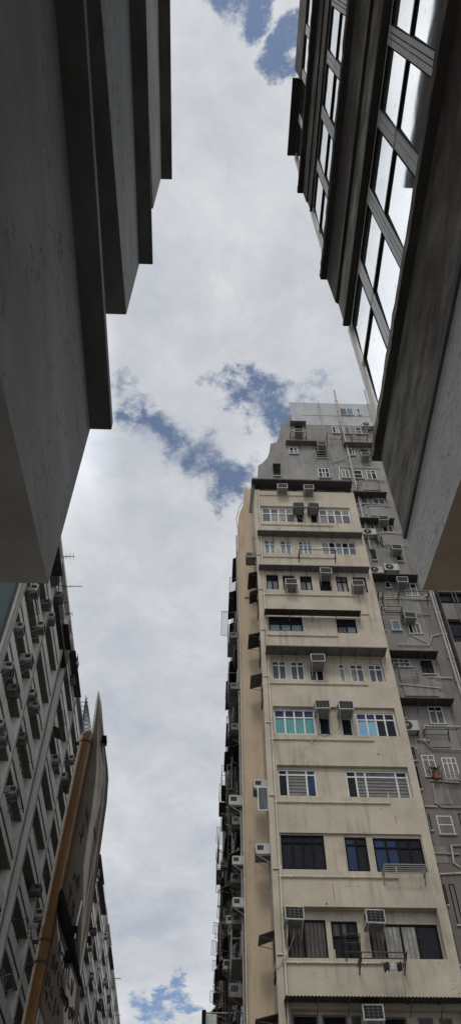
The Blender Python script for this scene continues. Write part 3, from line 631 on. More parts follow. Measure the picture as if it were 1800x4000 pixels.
# pipework of the grey tower
m = MB()
for (x, z0, z1, r) in ((GX1-.05, 0, 37.5, .07), (GX1+.10, 0, 37.5, .05), (at(1303, 1525, y=YG-.12).x, 38, at(1303, 1525, y=YG-.12).z, .07), (at(1421, 1525, y=YG-.12).x, 44, at(1421, 1525, y=YG-.12).z, .06), (7.95, 37, GZ+.2, .03)):
    m.tube([(x, YG-.12, z0), (x, YG-.12, z1)], r)
    for k in range(int((z1-z0)/1.6)): m.box(x-r-.03, x+r+.03, YG-.14, YG-.0, z0+.7+k*1.6, z0+.76+k*1.6)
m.build('downpipe', steel, GT)
for i, (cf, pts) in enumerate([(C1, ((510, 395), (575, 378))), (C1, ((545, 415), (548, 485), (560, 485))), (C1, ((545, 415), (752, 422))), (C1, ((655, 535), (655, 485), (775, 487))), (C1, ((680, 655), (680, 612), (805, 612))), (C1, ((700, 750), (880, 750))),
                         (C1, ((725, 775), (775, 815), (886, 815))), (C1, ((740, 1070), (965, 1075), (985, 1060))), (C1, ((775, 1130), (775, 1080), (1000, 1083))), (C1, ((910, 1158), (1000, 1160))), (C2, ((895, 150), (895, 100), (1000, 150), (1010, 110), (1050, 100))),
                         (C2, ((845, 150), (1000, 155))), (C2, ((970, 560), (975, 640), (1010, 675), (1160, 682))), (C2, ((970, 560), (1150, 565))), (C2, ((930, 680), (930, 630), (1000, 635))), (C2, ((1015, 850), (1030, 950), (1060, 970), (1160, 972))), (C2, ((1000, 835), (1170, 848))),
                         (C2, ((975, 965), (1040, 968))), (C3, ((1010, 300), (1150, 305))), (C3, ((1108, 260), (1120, 350), (1150, 370))), (C3, ((1050, 405), (1170, 400))), (C3, ((1108, 262), (1170, 262))), (C2, ((845, 350), (1062, 372))), (C2, ((985, 315), (1115, 320)))]):
    P = [at(*cf(*p), y=YG-.09) for p in pts]
    MB().tube(P, .036, seg=6).build('branch_pipe', pipe_cream if i % 3 else steel, GT)
for args in [(C1, 300, 240, 384, 262, .55, 2, rust), (C1, 483, 248, 564, 268, .55, 2, rust), (C1, 608, 252, 692, 272, .55, 2, rust), (C1, 420, 335, 505, 368, .35, 4, steel), (C1, 588, 226, 690, 246, .35, 3, steel), (C1, 845, 1042, 995, 1046, .7, 1, metal_d), (C1, 742, 1041, 768, 1044, .6, 1, metal_d),
             (C1, 757, 1118, 868, 1150, .6, 3, rust), (C2, 845, 264, 948, 300, .45, 4, steel), (C2, 1062, 796, 1160, 826, .4, 4, steel), (C1, 600, 508, 645, 540, .5, 4, rust), (C1, 733, 758, 765, 790, .3, 5, metal_d), (C2, 970, 577, 1100, 600, .3, 2, metal_d)]:
    rack(GT, *args[:5], YG, args[5], args[6], args[7], .02)
# ------------------------------------------------------------------ brown-grey wing at the far right
WG = empty('brown_grey_building', (15.5, 34, 0), 'brownish grey rendered building at the right edge beside the thick downpipes, with black window openings', 'building')
YW = 29.2; wx0 = GX1+.32
hl = [R(C1, 1040, 1043, 1190, 1105, YW), R(C1, 1087, 1182, 1230, 1290, YW), R(C2, 1085, 22, 1230, 140, YW), R(C1, 1000, 900, 1150, 960, YW)]
hl[1] = [hl[1][0], hl[1][1]+.4, hl[2][2], hl[1][3]]; hl = [hl[0], hl[1]]
for k in range(1, 6): hl.append([hl[1][0], hl[1][1], hl[1][2]-3.0*k, hl[1][2]-3.0*k+1.5])
m = MB(); grid_wall(m, (wx0, 19, 0, 42), hl, lambda u, v, d: (u, YW+d, v), .25); m.quad([(wx0, YW, 0), (wx0, YW+10, 0), (wx0, YW+10, 42), (wx0, YW, 42)]); m.quad([(wx0, YW, 42), (19, YW, 42), (19, YW+10, 42), (wx0, YW+10, 42)])
m.build('wall', gwall_d, WG)
for h in hl: window(WG, YW+.18, *h, (1, 1), .35, black_f, [D], .04)
for k in range(2): MB().tube([(wx0+.7+.2*k, YW-.05, 0), (wx0+.7+.2*k, YW-.05, 38)], .025).build('conduit', pipe_d, WG)
# ------------------------------------------------------------------ lattice-fronted blocks on the far left
XF = -10.11; XI = XF-.50; GAPS = [41.30-2.78*i for i in range(13)]
def lattice(name, label, y0, y1, pil, wells, ztop, seed):
    random.seed(seed); root = empty(name, (XF-4, (y0+y1)/2, 0), label, 'building', 'lattice fronted apartment blocks along the left of the street')
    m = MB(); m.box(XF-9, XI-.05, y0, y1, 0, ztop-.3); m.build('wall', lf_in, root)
    for p in pil:
        m = MB(); m.box(XI-.06, XF+.03, p-.17, p+.17, 0, ztop-.1); m.tube([(XF+.06, p-.1, 0), (XF+.06, p-.1, ztop-.3)], .045, 1, 6)
        m.build('pilaster', [lf_w, steel], root)
    sp = []
    allp = [y0]+pil+[y1]
    for z in GAPS:
        s = MB()
        prev = y0
        for a, b in wells+[(y1, y1)]:
            if a > prev:
                s.box(XI-.04, XF, prev, a, z+.07, z+.78); s.box(XI-.04, XF-.02, prev, a, z-.52, z-.13); s.box(XI-.03, XF-.05, prev, a, z-.16, z+.07, 1); s.box(XI-.1, XF-.04, prev, a, z-.535, z-.525, 2)  # near-flush dark band paints in the shade of the gap between strips
            prev = b
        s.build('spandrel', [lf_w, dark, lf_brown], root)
    for a, b in wells:
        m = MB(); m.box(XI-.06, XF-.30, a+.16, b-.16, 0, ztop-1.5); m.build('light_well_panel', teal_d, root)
    seq = [p for p in pil]; bays = [(seq[i]+.17, seq[i+1]-.17) for i in range(len(seq)-1) if not any(abs((seq[i]+seq[i+1])/2-(a+b)/2) < 1.2 for a, b in wells)]
    proto = None; nwin = 0
    for bi, (a, b) in enumerate(bays):
        for zi, z in enumerate(GAPS[:10]):
            if random.random() < .10 or nwin >= 70: continue
            wz0, wz1 = z-2.0, z-.52; nwin += 1
            f = MB(); p = MB(); L_ = (b-a)*random.choice([.55, .7, .9]); s0 = a+.1; k = max(3, int(L_/.6))
            f.box(XI, XI+.06, s0, s0+L_, wz0, wz0+.07); f.box(XI, XI+.06, s0, s0+L_, wz1-.06, wz1)
            for q in range(k+1): yy = s0+L_*q/k; f.box(XI, XI+.07, yy-.03, yy+.03, wz0, wz1)
            f.box(XI, XI+.05, s0, s0+L_, wz0+1.0, wz0+1.05)
            ms = [random.choice([g_dark, g_grey, g_dark, g_cyan, g_curtd, g_curt]) for _ in range(2)] + [g_dark]
            for q in range(k): p.quad([(XI+.02, s0+L_*q/k, wz0), (XI+.02, s0+L_*(q+1)/k, wz0), (XI+.02, s0+L_*(q+1)/k, wz1), (XI+.02, s0+L_*q/k, wz1)], random.randrange(3))
            w = f.build('window', random.choice([white_f, white_f, steel, metal_g]), root); p.build('pane', ms, w)
            if random.random() < .30:
                c = MB(); pr = random.uniform(.5, .9); zz_ = wz0+.1
                for q in range(3): c.tube([(XF+pr-q*.14, s0, zz_), (XF+pr-q*.14, s0+1.6, zz_)], .016, seg=4)
                c.tube([(XF, s0, zz_-.2), (XF+pr, s0, zz_), (XF+pr, s0+1.6, zz_), (XF, s0+1.6, zz_-.2)], .022, seg=5); c.build('clothes_rack', random.choice([rust, metal_d, steel]), root)
            elif random.random() < .10:
                c = MB(); c.prism([(XF-.1, s0, wz1+.1), (XF-.1, s0, wz1+.14), (XF+.5, s0, wz1-.12), (XF+.5, s0, wz1-.16)], (0, random.uniform(1.2, 2.2), 0)); c.build('window_awning', random.choice([metal_d, metal_g]), root)
    m = MB()
    m.box(XF-9, XF+.02, y0, y1, ztop-.3, ztop-.02); m.build('roof', lf_w, root)
    return root
pilA = [29.3, 35.05, 40.5, 42.4, 48.0, 53.6]; LA = lattice('lattice_block', 'nearest off-white block on the left with crossing bands and pilasters, beside the teal wall', 28.4, 54.4, pilA, [(40.5, 42.4)], 43.6, 21)
pilB = [55.4, 57.3, 63, 68.6, 70.5, 76.2, 81.8]; LB = lattice('lattice_block', 'middle off-white lattice block on the left, mostly behind the ochre pole', 54.45, 82.5, pilB, [(55.4, 57.3), (68.6, 70.5)], 43.9, 22)
pilC = [83.7, 89, 94.7, 96.6, 102, 107.7, 113]; LC = lattice('lattice_block', 'farthest lattice block on the left, low in the photo against the sky', 82.55, 118, pilC, [(94.7, 96.6)], 44.1, 23)
m = MB(); m.box(XF-.0, XF+.03, 28.38, 29.13, 0, 43.4); m.tube([(XF+.08, 28.75, 0), (XF+.08, 28.75, 43)], .06, 1); m.build('end_pier', [lf_w, steel], LA)
TB = empty('teal_building', (XF-3, 26, 0), 'teal green walled building at the left edge under the overhanging soffit', 'building')
MB().box(XF-8, XF-.05, 22, 28.2, 0, 37).build('wall', teal_w, TB); MB().box(XF-.05, XF-.0, 28.1, 28.36, 0, 37).build('corner_strip', pipe_d, TB)
# blue panes under the near soffit
f = MB(); p = MB()
for q in range(7): f.box(XI+.1, XI+.17, 30.0+q*.62-.035, 30.0+q*.62+.035, 36.0-.0, 37.9)
f.box(XI+.1, XI+.17, 30.0, 33.8, 35.95, 36.03); f.box(XI+.1, XI+.17, 30, 33.8, 36.9, 36.97)
p.quad([(XI+.13, 30, 36), (XI+.13, 33.75, 36), (XI+.13, 33.75, 37.9), (XI+.13, 30, 37.9)])
w = f.build('window', black_f, LA); w['label'] = 'long window of bright blue and white panes'; p.build('pane', g_blue, w)
# roof-edge awnings of the left blocks
def edge_slab(root, px0, py0, px1, py1, xo, mt=metal_d, th=.06, nm='roof_awning'):
    a = at(px0, py0, x=xo); b = at(px1, py1, x=xo); z = (a.z+b.z)/2
    MB().box(XF-.1, xo, a.y, b.y, z, z+th).build(nm, mt, root)
edge_slab(LA, 232, 2120, 244, 2258, -9.55); edge_slab(LA, 268, 2436, 279, 2544, -9.6); edge_slab(LA, 296, 2544, 318, 2724, -9.6)
m = MB(); a = at(228, 2372, x=-9.95); b = at(262, 2600, x=-9.95); m.box(XF-.2, -9.95, a.y, b.y, b.z-.2, b.z+.9); m.build('dark_balcony_box', metal_d, LA)
edge_slab(LB, 395, 3340, 409, 3455, -9.6); edge_slab(LB, 400, 3455, 418, 3565, -9.6); edge_slab(LC, 428, 3605, 437, 3700, -9.8, lf_w); edge_slab(LC, 436, 3700, 446, 3790, -9.8, metal_d)
# ------------------------------------------------------------------ sooty row along the right side of the street
def row_block(name, label, y0, y1, ztop, seed, root=None, nfl=11, bay=2.6):
    random.seed(seed)
    if root is None:
        root = empty(name, (XS+4, (y0+y1)/2, 0), label, 'building', 'sooty buildings receding along the right side of the street')
        MB().box(XS+.02, XS+9, y0, y1, 0, ztop).build('wall', row_d, root)
        MB().box(XS-.03, XS+9, y0, y1, ztop, ztop+.25).build('roof', spand, root)
    nb = int((y1-y0)/bay); nw = nc = 0
    for j in range(nfl):
        z = ztop-1.6-j*2.75
        s = MB(); s.box(XS-.06, XS+.06, y0+.3, y1-.02, z-.25, z-.05); s.build('ledge', random.choice([row_d, pipe_d]), root)
        for i in range(nb):
            a = y0+.5+i*bay; L_ = bay*random.uniform(.45, .75); kp = .62 if a < 31.5 else 1.0
            if random.random() < .85 and nw < 90:
                nw += 1; f = MB(); p = MB(); f.box(XS-.03, XS+.04, a, a+L_, z-2.0, z-1.94); f.box(XS-.03, XS+.04, a, a+L_, z-.75, z-.69)
                k = 3
                for q in range(k+1): yy = a+L_*q/k; f.box(XS-.03, XS+.04, yy-.03, yy+.03, z-2.0, z-.7)
                p.quad([(XS-.01, a, z-2), (XS-.01, a+L_, z-2), (XS-.01, a+L_, z-.7), (XS-.01, a, z-.7)])
                w = f.build('window', random.choice([white_f, steel, black_f]), root); p.build('pane', random.choice([g_dark, g_grey, g_curtd]), w)
            if random.random() < .42 and nc < 60:
                nc += 1; pr = kp*random.uniform(.25, .52); c = MB(); c.prism([(XS-pr, a-.1, z-.68), (XS, a-.1, z-.45), (XS, a-.1, z-.41), (XS-pr, a-.1, z-.64)], (0, L_+.3, 0)); c.build('window_canopy', random.choice([metal_d, metal_d, row_d]), root)
            r = random.random()
            if r < .42:
                c = MB(); pr = kp*random.uniform(.45, .85); zz_ = z-2.15
                for q in range(4): c.tube([(XS-pr+q*.12, a, zz_), (XS-pr+q*.12, a+L_, zz_)], .014, seg=4)
                c.tube([(XS, a, zz_-.2), (XS-pr, a, zz_), (XS-pr, a+L_, zz_), (XS, a+L_, zz_-.2)], .02, seg=5); c.build('clothes_rack', random.choice([rust, metal_d, steel]), root)
            elif r < .62:
                c = MB(); pr = kp*random.uniform(.35, .6); zz_ = z-2.1
                for q in range(9): yy = a+L_*q/8; c.tube([(XS-pr, yy, zz_), (XS-pr, yy, zz_+1.5)], .012, seg=4)
                for zq in (0, .75, 1.5): c.tube([(XS, a, zz_+zq), (XS-pr, a, zz_+zq), (XS-pr, a+L_, zz_+zq), (XS, a+L_, zz_+zq)], .016, seg=4)
                c.box(XS-pr, XS, a, a+L_, zz_-.03, zz_-.01); c.build('window_cage', random.choice([rust, metal_d, steel]), root)
    for q in range(3):
        y = y0+.4+q*(y1-y0)/3; MB().tube([(XS-.08, y, 0), (XS-.08, y, ztop-.1)], .045, seg=6).build('downpipe', random.choice([steel, pipe_d]), root)
    return root
row_block('', '', 28.8, 43.6, 38.9, 31, GB)
RB2 = row_block('street_block', 'second sooty building along the right side of the street, beyond the ochre end wall', 43.85, 66, 38.6, 32, None, 11, 3.0)
RB3 = row_block('street_block', 'third sooty building down the right side of the street, near the bottom of the photo', 66.1, 92, 38.4, 33, None, 11, 3.6)
RB4 = row_block('street_block', 'farthest building visible down the right side of the street', 92.1, 125, 38.3, 34, None, 9, 5)
# ------------------------------------------------------------------ air conditioners
def make_ac(kind):
    """local frame: wall at y=0, unit juts out to -Y, origin at the underside's wall edge"""
    o = bpy.data.objects.new('air_conditioner', None); COL.objects.link(o); o.empty_display_size = .1
    w, h, d = .29, .42, .55; cm = ac_w if kind != 'grimy' else ac_d
    m = MB(); m.box(-w, w, -d+.03, 0, .012, h)
    m.box(-w, w, -d, -d+.03, .012, .05); m.box(-w, w, -d, -d+.03, h-.035, h); m.box(-w, -w+.035, -d, -d+.03, .05, h-.035); m.box(w-.035, w, -d, -d+.03, .05, h-.035)
    m.build('casing', cm, o, bevel=.008)
    g_ = MB(); g_.box(-w+.035, w-.035, -d+.012, -d+.029, .05, h-.035)
    for s in (-1, 1): g_.box(s*w, s*(w+.004), -d+.07, -d+.30, .16, h-.07)
    gr = g_.build('grille', ac_g, o)
    s = MB()
    for i in (1, 2, 3): s.box(-w+.035, w-.035, -d+.004, -d+.011, .05+i*.085, .062+i*.085)
    for i in (-1, 0, 1): s.box(i*.13-.008, i*.13+.008, -d+.002, -d+.010, .05, h-.035)
    for sd_ in (-1, 1):
        for i in range(3): s.box(sd_*(w+.004), sd_*(w+.007), -d+.13+i*.055, -d+.145+i*.055, .16, h-.07)
    s.build('slat', pipe_d, gr)
    MB().box(-w+.004, w-.004, -d+.006, -.005, 0, .011).build('underside', ac_u, o)
    for x in (-w+.05, w-.05):
        b = MB(); b.box(x-.015, x+.015, -d+.03, 0, -.03, -.002); b.tube([(x, -d+.08, -.02), (x, -.01, -.32)], .013, seg=5)
        b.build('bracket', rust if kind == 'grimy' else ac_w, o)
    if kind == 'hose':
        MB().tube([(-w+.1, -.30, 0), (-w+.08, -.26, -.35), (-w+.02, -.12, -.8), (-w-.25, -.05, -1.15)], .016, seg=6).build('drain_hose', pipe_cream, o)
    return o
protos = {k_: make_ac(k_) for k_ in ('clean', 'grimy', 'hose')}
used = set()
jit = random.Random(77)
def place_ac(kind, loc, rz, label, group, s=1.0):
    o = protos[kind]
    if kind in used: o = copy_tree(protos[kind])
    used.add(kind); o.location = loc; o.rotation_euler = (jit.uniform(-.035, .02), jit.uniform(-.02, .02), rz+jit.uniform(-.04, .04)); o.scale = (s, s, s); tag(o, label, 'air conditioner', group)
    return o
CTA = [(C1, 263, 522, 'clean', 'left of two air conditioners under the dark rooftop shed roof of the cream tower'), (C1, 395, 527, 'clean', 'right of two air conditioners under the dark rooftop shed roof of the cream tower'),
 (C1, 345, 618, 'grimy', 'left one of two grimy air conditioners between topmost patterned windows of the cream tower'), (C1, 418, 620, 'grimy', 'right one of two grimy air conditioners between topmost patterned windows of the cream tower'),
 (C1, 308, 1007, 'hose', 'lowest left air conditioner in the row of six black framed windows on the cream tower'), (C1, 480, 951, 'clean', 'air conditioner high in the middle of the row of six black framed windows, cream tower'),
 (C1, 646, 1014, 'clean', 'air conditioner over the rightmost of the six black framed windows, cream tower'), (C2, 443, 236, 'clean', 'single air conditioner above a white framed window under the long grey canopy'),
 (C2, 467, 474, 'hose', 'air conditioner right beside the teal patterned window'), (C2, 583, 477, 'clean', 'air conditioner just left of the light blue panes'),
 (C3, 320, 637, 'hose', 'white air conditioner at the left of the brown curtained window on the cream tower'), (C3, 731, 652, 'clean', 'white air conditioner at the left end of the large grey curtained window'),
 (C3, 728, 1146, 'clean', 'air conditioner under the lowest corrugated canopy, at the bottom edge')]
for cf, x, y, kd, lb in CTA:
    s = 1.12 if cf is C3 else 1.12 if cf is C2 else 1.05
    p = at(*cf(x, y), y=YT-.55*s); place_ac(kd, (p.x, YT+.0, p.z), 0, lb, 'air conditioners on the cream tower', s)
GTA = [(C1, 462, 306, 'clean', 'air conditioner on the grey tower under the long canopy left of the vent pipe'), (C1, 680, 358, 'clean', 'air conditioner on the grey tower close to the black concrete ledge'),
 (C1, 773, 683, 'clean', 'air conditioner under the end of a dark canopy, beside the weathered concrete'), (C1, 837, 830, 'clean', 'air conditioner on the grey tower directly above the round-fan unit'),
 (C1, 868, 994, 'clean', 'air conditioner under the dark canopy just left of the white roughcast corner'), (C2, 905, 16, 'clean', 'air conditioner beside the pale blue glass window of the grey tower'),
 (C1, 345, 240, 'clean', 'small air conditioner under the topmost canopy of the grey tower')]
for cf, x, y, kd, lb in GTA:
    p = at(*cf(x, y), y=YG-.6); place_ac(kd, (p.x, YG, p.z), 0, lb, 'air conditioners on the grey tower', 1.08)
ORD = ['highest', 'second-highest', 'third-highest', 'fourth-highest', 'fifth-highest', 'sixth-highest', 'seventh-highest', 'eighth-highest', 'ninth-highest', 'tenth-highest', 'eleventh-highest', 'twelfth-highest', 'thirteenth-highest',
       'fourteenth-highest', 'fifteenth-highest', 'sixteenth-highest', 'seventeenth-highest', 'eighteenth-highest', 'nineteenth-highest', 'twentieth-highest', 'twenty-first-highest', 'twenty-second-highest', 'twenty-third-highest', 'twenty-fourth-highest',
       'twenty-fifth-highest', 'twenty-sixth-highest', 'twenty-seventh-highest', 'twenty-eighth-highest', 'twenty-ninth-highest', 'thirtieth-highest', 'thirty-first-highest', 'thirty-second-highest', 'thirty-third-highest', 'thirty-fourth-highest']
cA = lambda x, y: (x/3.863, 2240+y/3.863)
cB = lambda x, y: (x/3.863, 2700+y/3.863)
cC = lambda x, y: (250+x/3.436, 3250+y/3.436)
cD = lambda x, y: (100+x/3.622, 3400+y/3.622)
LFA = [cA(*p) for p in ((510, 320), (850, 130), (725, 520), (890, 410), (765, 740), (610, 870), (320, 890), (420, 1380), (140, 1510), (230, 1830), (500, 1890), (1095, 1650))] + \
      [cB(*p) for p in ((545, 300), (330, 780), (60, 780), (15, 590), (210, 1600), (830, 1110), (955, 1370), (1085, 1080))] + \
      [cC(*p) for p in ((445, 590), (415, 1370), (350, 1580), (560, 1430), (550, 2040), (600, 2275), (485, 2330), (375, 1970))] + [cD(*p) for p in ((165, 340), (190, 700))]
LFA.sort(key=lambda p: p[1]); random.seed(5)
for i, p in enumerate(LFA):
    q = at(*p, x=XF+.15); kd = random.choice(['clean', 'clean', 'grimy']); s = random.uniform(1.05, 1.3)
    place_ac(kd, (XF-.30, q.y, q.z), math.radians(90), ('grimy' if kd == 'grimy' else 'pale') + ' window air conditioner, ' + ORD[i] + ' on the left lattice blocks', 'air conditioners on the left lattice blocks', s)
cE = lambda x, y: (840+x/3.22, 2500+y/3.22)
cF = lambda x, y: (780+x/3.409, 3300+y/3.409)
cG = lambda x, y: (860+x/3.9625, 1900+y/3.9625)
RA = [cG(235, 1040), cG(250, 1740), cE(240, 600), cE(290, 930), cE(265, 1600), cE(295, 1920), cE(225, 2170), cE(262, 2300), cE(295, 2470), cF(510, 190), cF(465, 660), cF(560, 640), cF(520, 1110), cF(320, 1090), cF(370, 1090), cF(400, 1240), cF(290, 320), cF(350, 1700)]
RA.sort(key=lambda p: p[1])
for i, p in enumerate(RA):
    q = at(*p, x=XS-.42)
    if q.y < 29: q.y = 29+random.random()*1.2; 
    kd = random.choice(['clean', 'grimy', 'grimy'])
    place_ac(kd, (XS, q.y, q.z), math.radians(-90), ('grimy' if kd == 'grimy' else 'pale') + ' window air conditioner, ' + ORD[i] + ' on the sooty side facade left of the ochre wall', 'air conditioners on the sooty side facades', random.uniform(.8, 1.1))
# units on the tower's own left side
for px, py, lb in ((978, 2190, 'air conditioner beneath the topmost side awning of the cream tower'), (1005, 3095, 'air conditioner over the open white casement on the left side of the cream tower'), (1030, 3350, 'slatted air conditioner alone on the lower left side of the cream tower')):
    q = at(px, py, y=YT+.5); place_ac('grimy' if py == 2190 else 'clean', (TX0, YT+.55, q.z), math.radians(-90), lb, 'air conditioners on the cream tower', 1.0)
f = MB(); q = at(1040, 3130, y=YT+.1); f.box(TX0-.42, TX0-.0, YT+.02, YT+.05, q.z-.45, q.z-.41); f.box(TX0-.42, TX0, YT+.02, YT+.05, q.z+.55, q.z+.59); f.box(TX0-.42, TX0-.38, YT+.02, YT+.05, q.z-.41, q.z+.55); f.box(TX0-.04, TX0, YT+.02, YT+.05, q.z-.41, q.z+.55)
w = f.build('casement', white_f, CT); MB().box(TX0-.38, TX0-.04, YT+.03, YT+.04, q.z-.41, q.z+.55).build('pane', g_grey, w)
# split-unit condensers with round fans
def condenser(cf, x, y, label, rz=0):
    p = at(*cf(x, y), y=YG-.45); o = empty('condenser_unit', (p.x, YG-.06, p.z), label, 'air conditioner', 'fan condensers on the grey tower')
    b = Vector((p.x, YG-.06, p.z)); w = .42
    MB().box(b.x-w, b.x+w, b.y-.34, b.y, b.z, b.z+.56).build('casing', ac_w, o, bevel=.01)
    m = MB(); n = 20
    m.tube([(b.x-.1, b.y-.345, b.z+.28), (b.x-.1, b.y-.355, b.z+.28)], .23, seg=n); f_ = m.build('fan_guard', ac_g, o)
    k = MB(); k.tube([(b.x-.1, b.y-.356, b.z+.28), (b.x-.1, b.y-.372, b.z+.28)], .05, seg=12)
    for i in range(6):
        t = i*math.pi/6; k.tube([(b.x-.1-.22*math.cos(t), b.y-.36, b.z+.28-.22*math.sin(t)), (b.x-.1+.22*math.cos(t), b.y-.36, b.z+.28+.22*math.sin(t))], .006, seg=4)
    k.build('hub', ac_w, f_)
    for x_ in (b.x-w+.06, b.x+w-.06):
        k = MB(); k.box(x_-.02, x_+.02, b.y-.36, b.y+.05, b.z-.04, b.z-.003); k.tube([(x_, b.y-.32, b.z-.03), (x_, b.y+.05, b.z-.35)], .015, seg=5); k.build('bracket', metal_d, o)
condenser(C1, 812, 932, 'white condenser with round fan at the left of the white roughcast corner'); condenser(C1, 700, 752, 'white condenser lying below an open casement of the grey tower')
condenser(C1, 735, 945, 'condenser in the dark recess between cream tower and round-fan unit'); condenser(C2, 905, 578, 'condenser tucked beside the cream tower edge, level with a white framed window')
condenser(C1, 690, 208, 'small condenser with loose white ducting near the top of the grey tower')
# ------------------------------------------------------------------ sign on an ochre pole
PY = 5.0
SG = empty('street_sign', (-.95, PY, 0), 'tall glossy grey-brown sign with pointed top clamped to an ochre painted pole', 'sign')
pb, pt = at(112, 4000, y=PY), at(338, 2880, y=PY)
d = (pt-pb)/(pt.z-pb.z); base = pb - d*pb.z
m = MB(); top = pt+d*.0
pts = [base, pb, pb.lerp(pt, .5), pt, pt+d*.03+Vector((.01, 0, 0)), pt+d*.055+Vector((.02, 0, 0))]
m.tube(pts, [.032, .039, .045, .047, .041, .015], seg=20); m.build('pole', ochre, SG, smooth=True)
cl = MB()
for py_, px_ in ((2905, 334), (3680, 176), (3765, 158)):
    c = at(px_, py_, y=PY); rr_ = .0495 if py_ < 3000 else .0445; cl.tube([c-d*.006, c+d*.006], rr_, seg=18); cl.box(c.x-.075, c.x-.035, c.y-.012, c.y+.012, c.z-.008, c.z+.008)
cl.build('clamp', metal_d, SG, smooth=False)
cl = MB(); c = at(183, 3627, y=PY); cl.tube([(c.x-.11, PY-.03, c.z), (c.x-.05, PY-.03, c.z)], .016, seg=8); cl.build('bolt', steel, SG)
def panel(name, left, right, y0, bulge, mt, th=.014):
    """sheet between two edges given as lists of image heights on the sign's own plane; curved across its width"""
    m = MB(); nu = 8; rows = []
    for a, b in zip(left, right):
        A, B = at(*a, y=y0), at(*b, y=y0); row = []
        for i in range(nu+1):
            t = i/nu; p = A.lerp(B, t); row.append((p.x, y0-bulge*math.sin(math.pi*t), p.z))
        rows.append(row)
    def dense(rows, n=5):
        o = []
        for i in range(len(rows)-1):
            for k in range(n):
                t = k/n; o.append([tuple(Vector(p).lerp(Vector(q), t)) for p, q in zip(rows[i], rows[i+1])])
        o.append(rows[-1]); return o
    rows = dense(rows); b = len(m.v)
    for layer in (0, th):
        for r in rows: m.v += [(p[0], p[1]+layer, p[2]) for p in r]
    n = len(rows); w = nu+1
    for l in (0, 1):
        o = l*n*w
        for i in range(n-1):
            for j in range(nu): m.f.append((o+i*w+j, o+i*w+j+1, o+(i+1)*w+j+1, o+(i+1)*w+j)); m.m.append(0)
    for i in range(n-1):
        for j in (0, nu): m.f.append((i*w+j, (i+1)*w+j, n*w+(i+1)*w+j, n*w+i*w+j)); m.m.append(1)
    for i in (0, n-1):
        for j in range(nu): m.f.append((i*w+j, i*w+j+1, n*w+i*w+j+1, n*w+i*w+j)); m.m.append(1)
    return m.build(name, [mt, black_f], SG, smooth=True)
up = panel('sign_panel', [(383, 2706), (374, 2750), (360, 2840), (340, 2960), (314, 3080), (288, 3210), (264, 3320), (240, 3430), (236, 3490), (275, 3640), (287, 3690), (298, 3760), (312, 3838)],
           [(388, 2706), (397, 2750), (404, 2840), (412, 2920), (422, 3000), (424, 3040), (418, 3130), (403, 3240), (388, 3350), (370, 3480), (350, 3620), (330, 3740), (314, 3840)], PY+.05, .022, panel_m)
lo = panel('sign_panel', [(216, 3542), (200, 3620), (186, 3700), (170, 3780), (156, 3850), (146, 3910), (175, 4010), (195, 4100)],
           [(222, 3542), (246, 3640), (268, 3710), (288, 3775), (318, 3850), (312, 3920), (302, 4010), (290, 4100)], PY+.03, .012, panel_m)
m = MB(); P0, P1, P2, P3 = (at(*p, y=PY+.0) for p in ((226, 3470), (262, 3620), (286, 3720), (316, 3850)))
m.tube([P0, P1, P2, P3], [.030, .034, .022, .008], seg=8); a = at(272, 3638, y=PY); m.box(a.x-.02, a.x+.05, PY-.03, PY+.02, a.z-.02, a.z+.02); a = at(268, 3735, y=PY); m.box(a.x-.02, a.x+.02, PY-.03, PY+.02, a.z-.03, a.z+.02)
m.build('brace', black_f, SG)
a = at(411, 2897, y=PY+.05); MB().box(a.x-.022, a.x+.012, PY, PY+.08, a.z-.02, a.z+.02).build('edge_clip', black_f, SG)
MB().tube([at(321, 3520, y=PY-.01), at(303, 3600, y=PY-.02), at(293, 3665, y=PY-.01)], .006, seg=6).build('trim_strip', alum, SG)
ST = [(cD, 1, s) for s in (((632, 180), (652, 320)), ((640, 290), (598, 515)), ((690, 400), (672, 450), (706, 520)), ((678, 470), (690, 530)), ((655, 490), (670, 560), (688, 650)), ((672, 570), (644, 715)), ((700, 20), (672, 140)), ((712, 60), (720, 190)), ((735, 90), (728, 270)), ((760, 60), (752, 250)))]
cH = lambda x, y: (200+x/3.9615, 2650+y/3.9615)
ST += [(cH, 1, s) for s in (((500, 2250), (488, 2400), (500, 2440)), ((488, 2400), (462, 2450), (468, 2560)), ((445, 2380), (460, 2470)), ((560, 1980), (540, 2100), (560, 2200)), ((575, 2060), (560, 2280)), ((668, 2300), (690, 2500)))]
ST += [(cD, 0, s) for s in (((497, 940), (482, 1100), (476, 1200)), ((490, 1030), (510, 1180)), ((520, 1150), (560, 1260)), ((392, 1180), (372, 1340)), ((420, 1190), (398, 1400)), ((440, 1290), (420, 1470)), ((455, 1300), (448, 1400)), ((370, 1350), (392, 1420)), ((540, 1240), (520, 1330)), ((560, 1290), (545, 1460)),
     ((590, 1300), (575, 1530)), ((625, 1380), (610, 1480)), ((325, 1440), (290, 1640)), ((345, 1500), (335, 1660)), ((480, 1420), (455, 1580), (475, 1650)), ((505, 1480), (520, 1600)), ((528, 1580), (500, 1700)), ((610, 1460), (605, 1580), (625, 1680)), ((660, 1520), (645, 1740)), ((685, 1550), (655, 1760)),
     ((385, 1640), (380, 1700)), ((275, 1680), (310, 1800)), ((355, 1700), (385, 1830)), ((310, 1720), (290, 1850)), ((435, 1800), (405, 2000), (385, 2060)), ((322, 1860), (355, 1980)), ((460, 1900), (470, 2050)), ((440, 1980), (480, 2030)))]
m = MB()  # dark strokes imitate shop signboards mirrored in the glossy panels
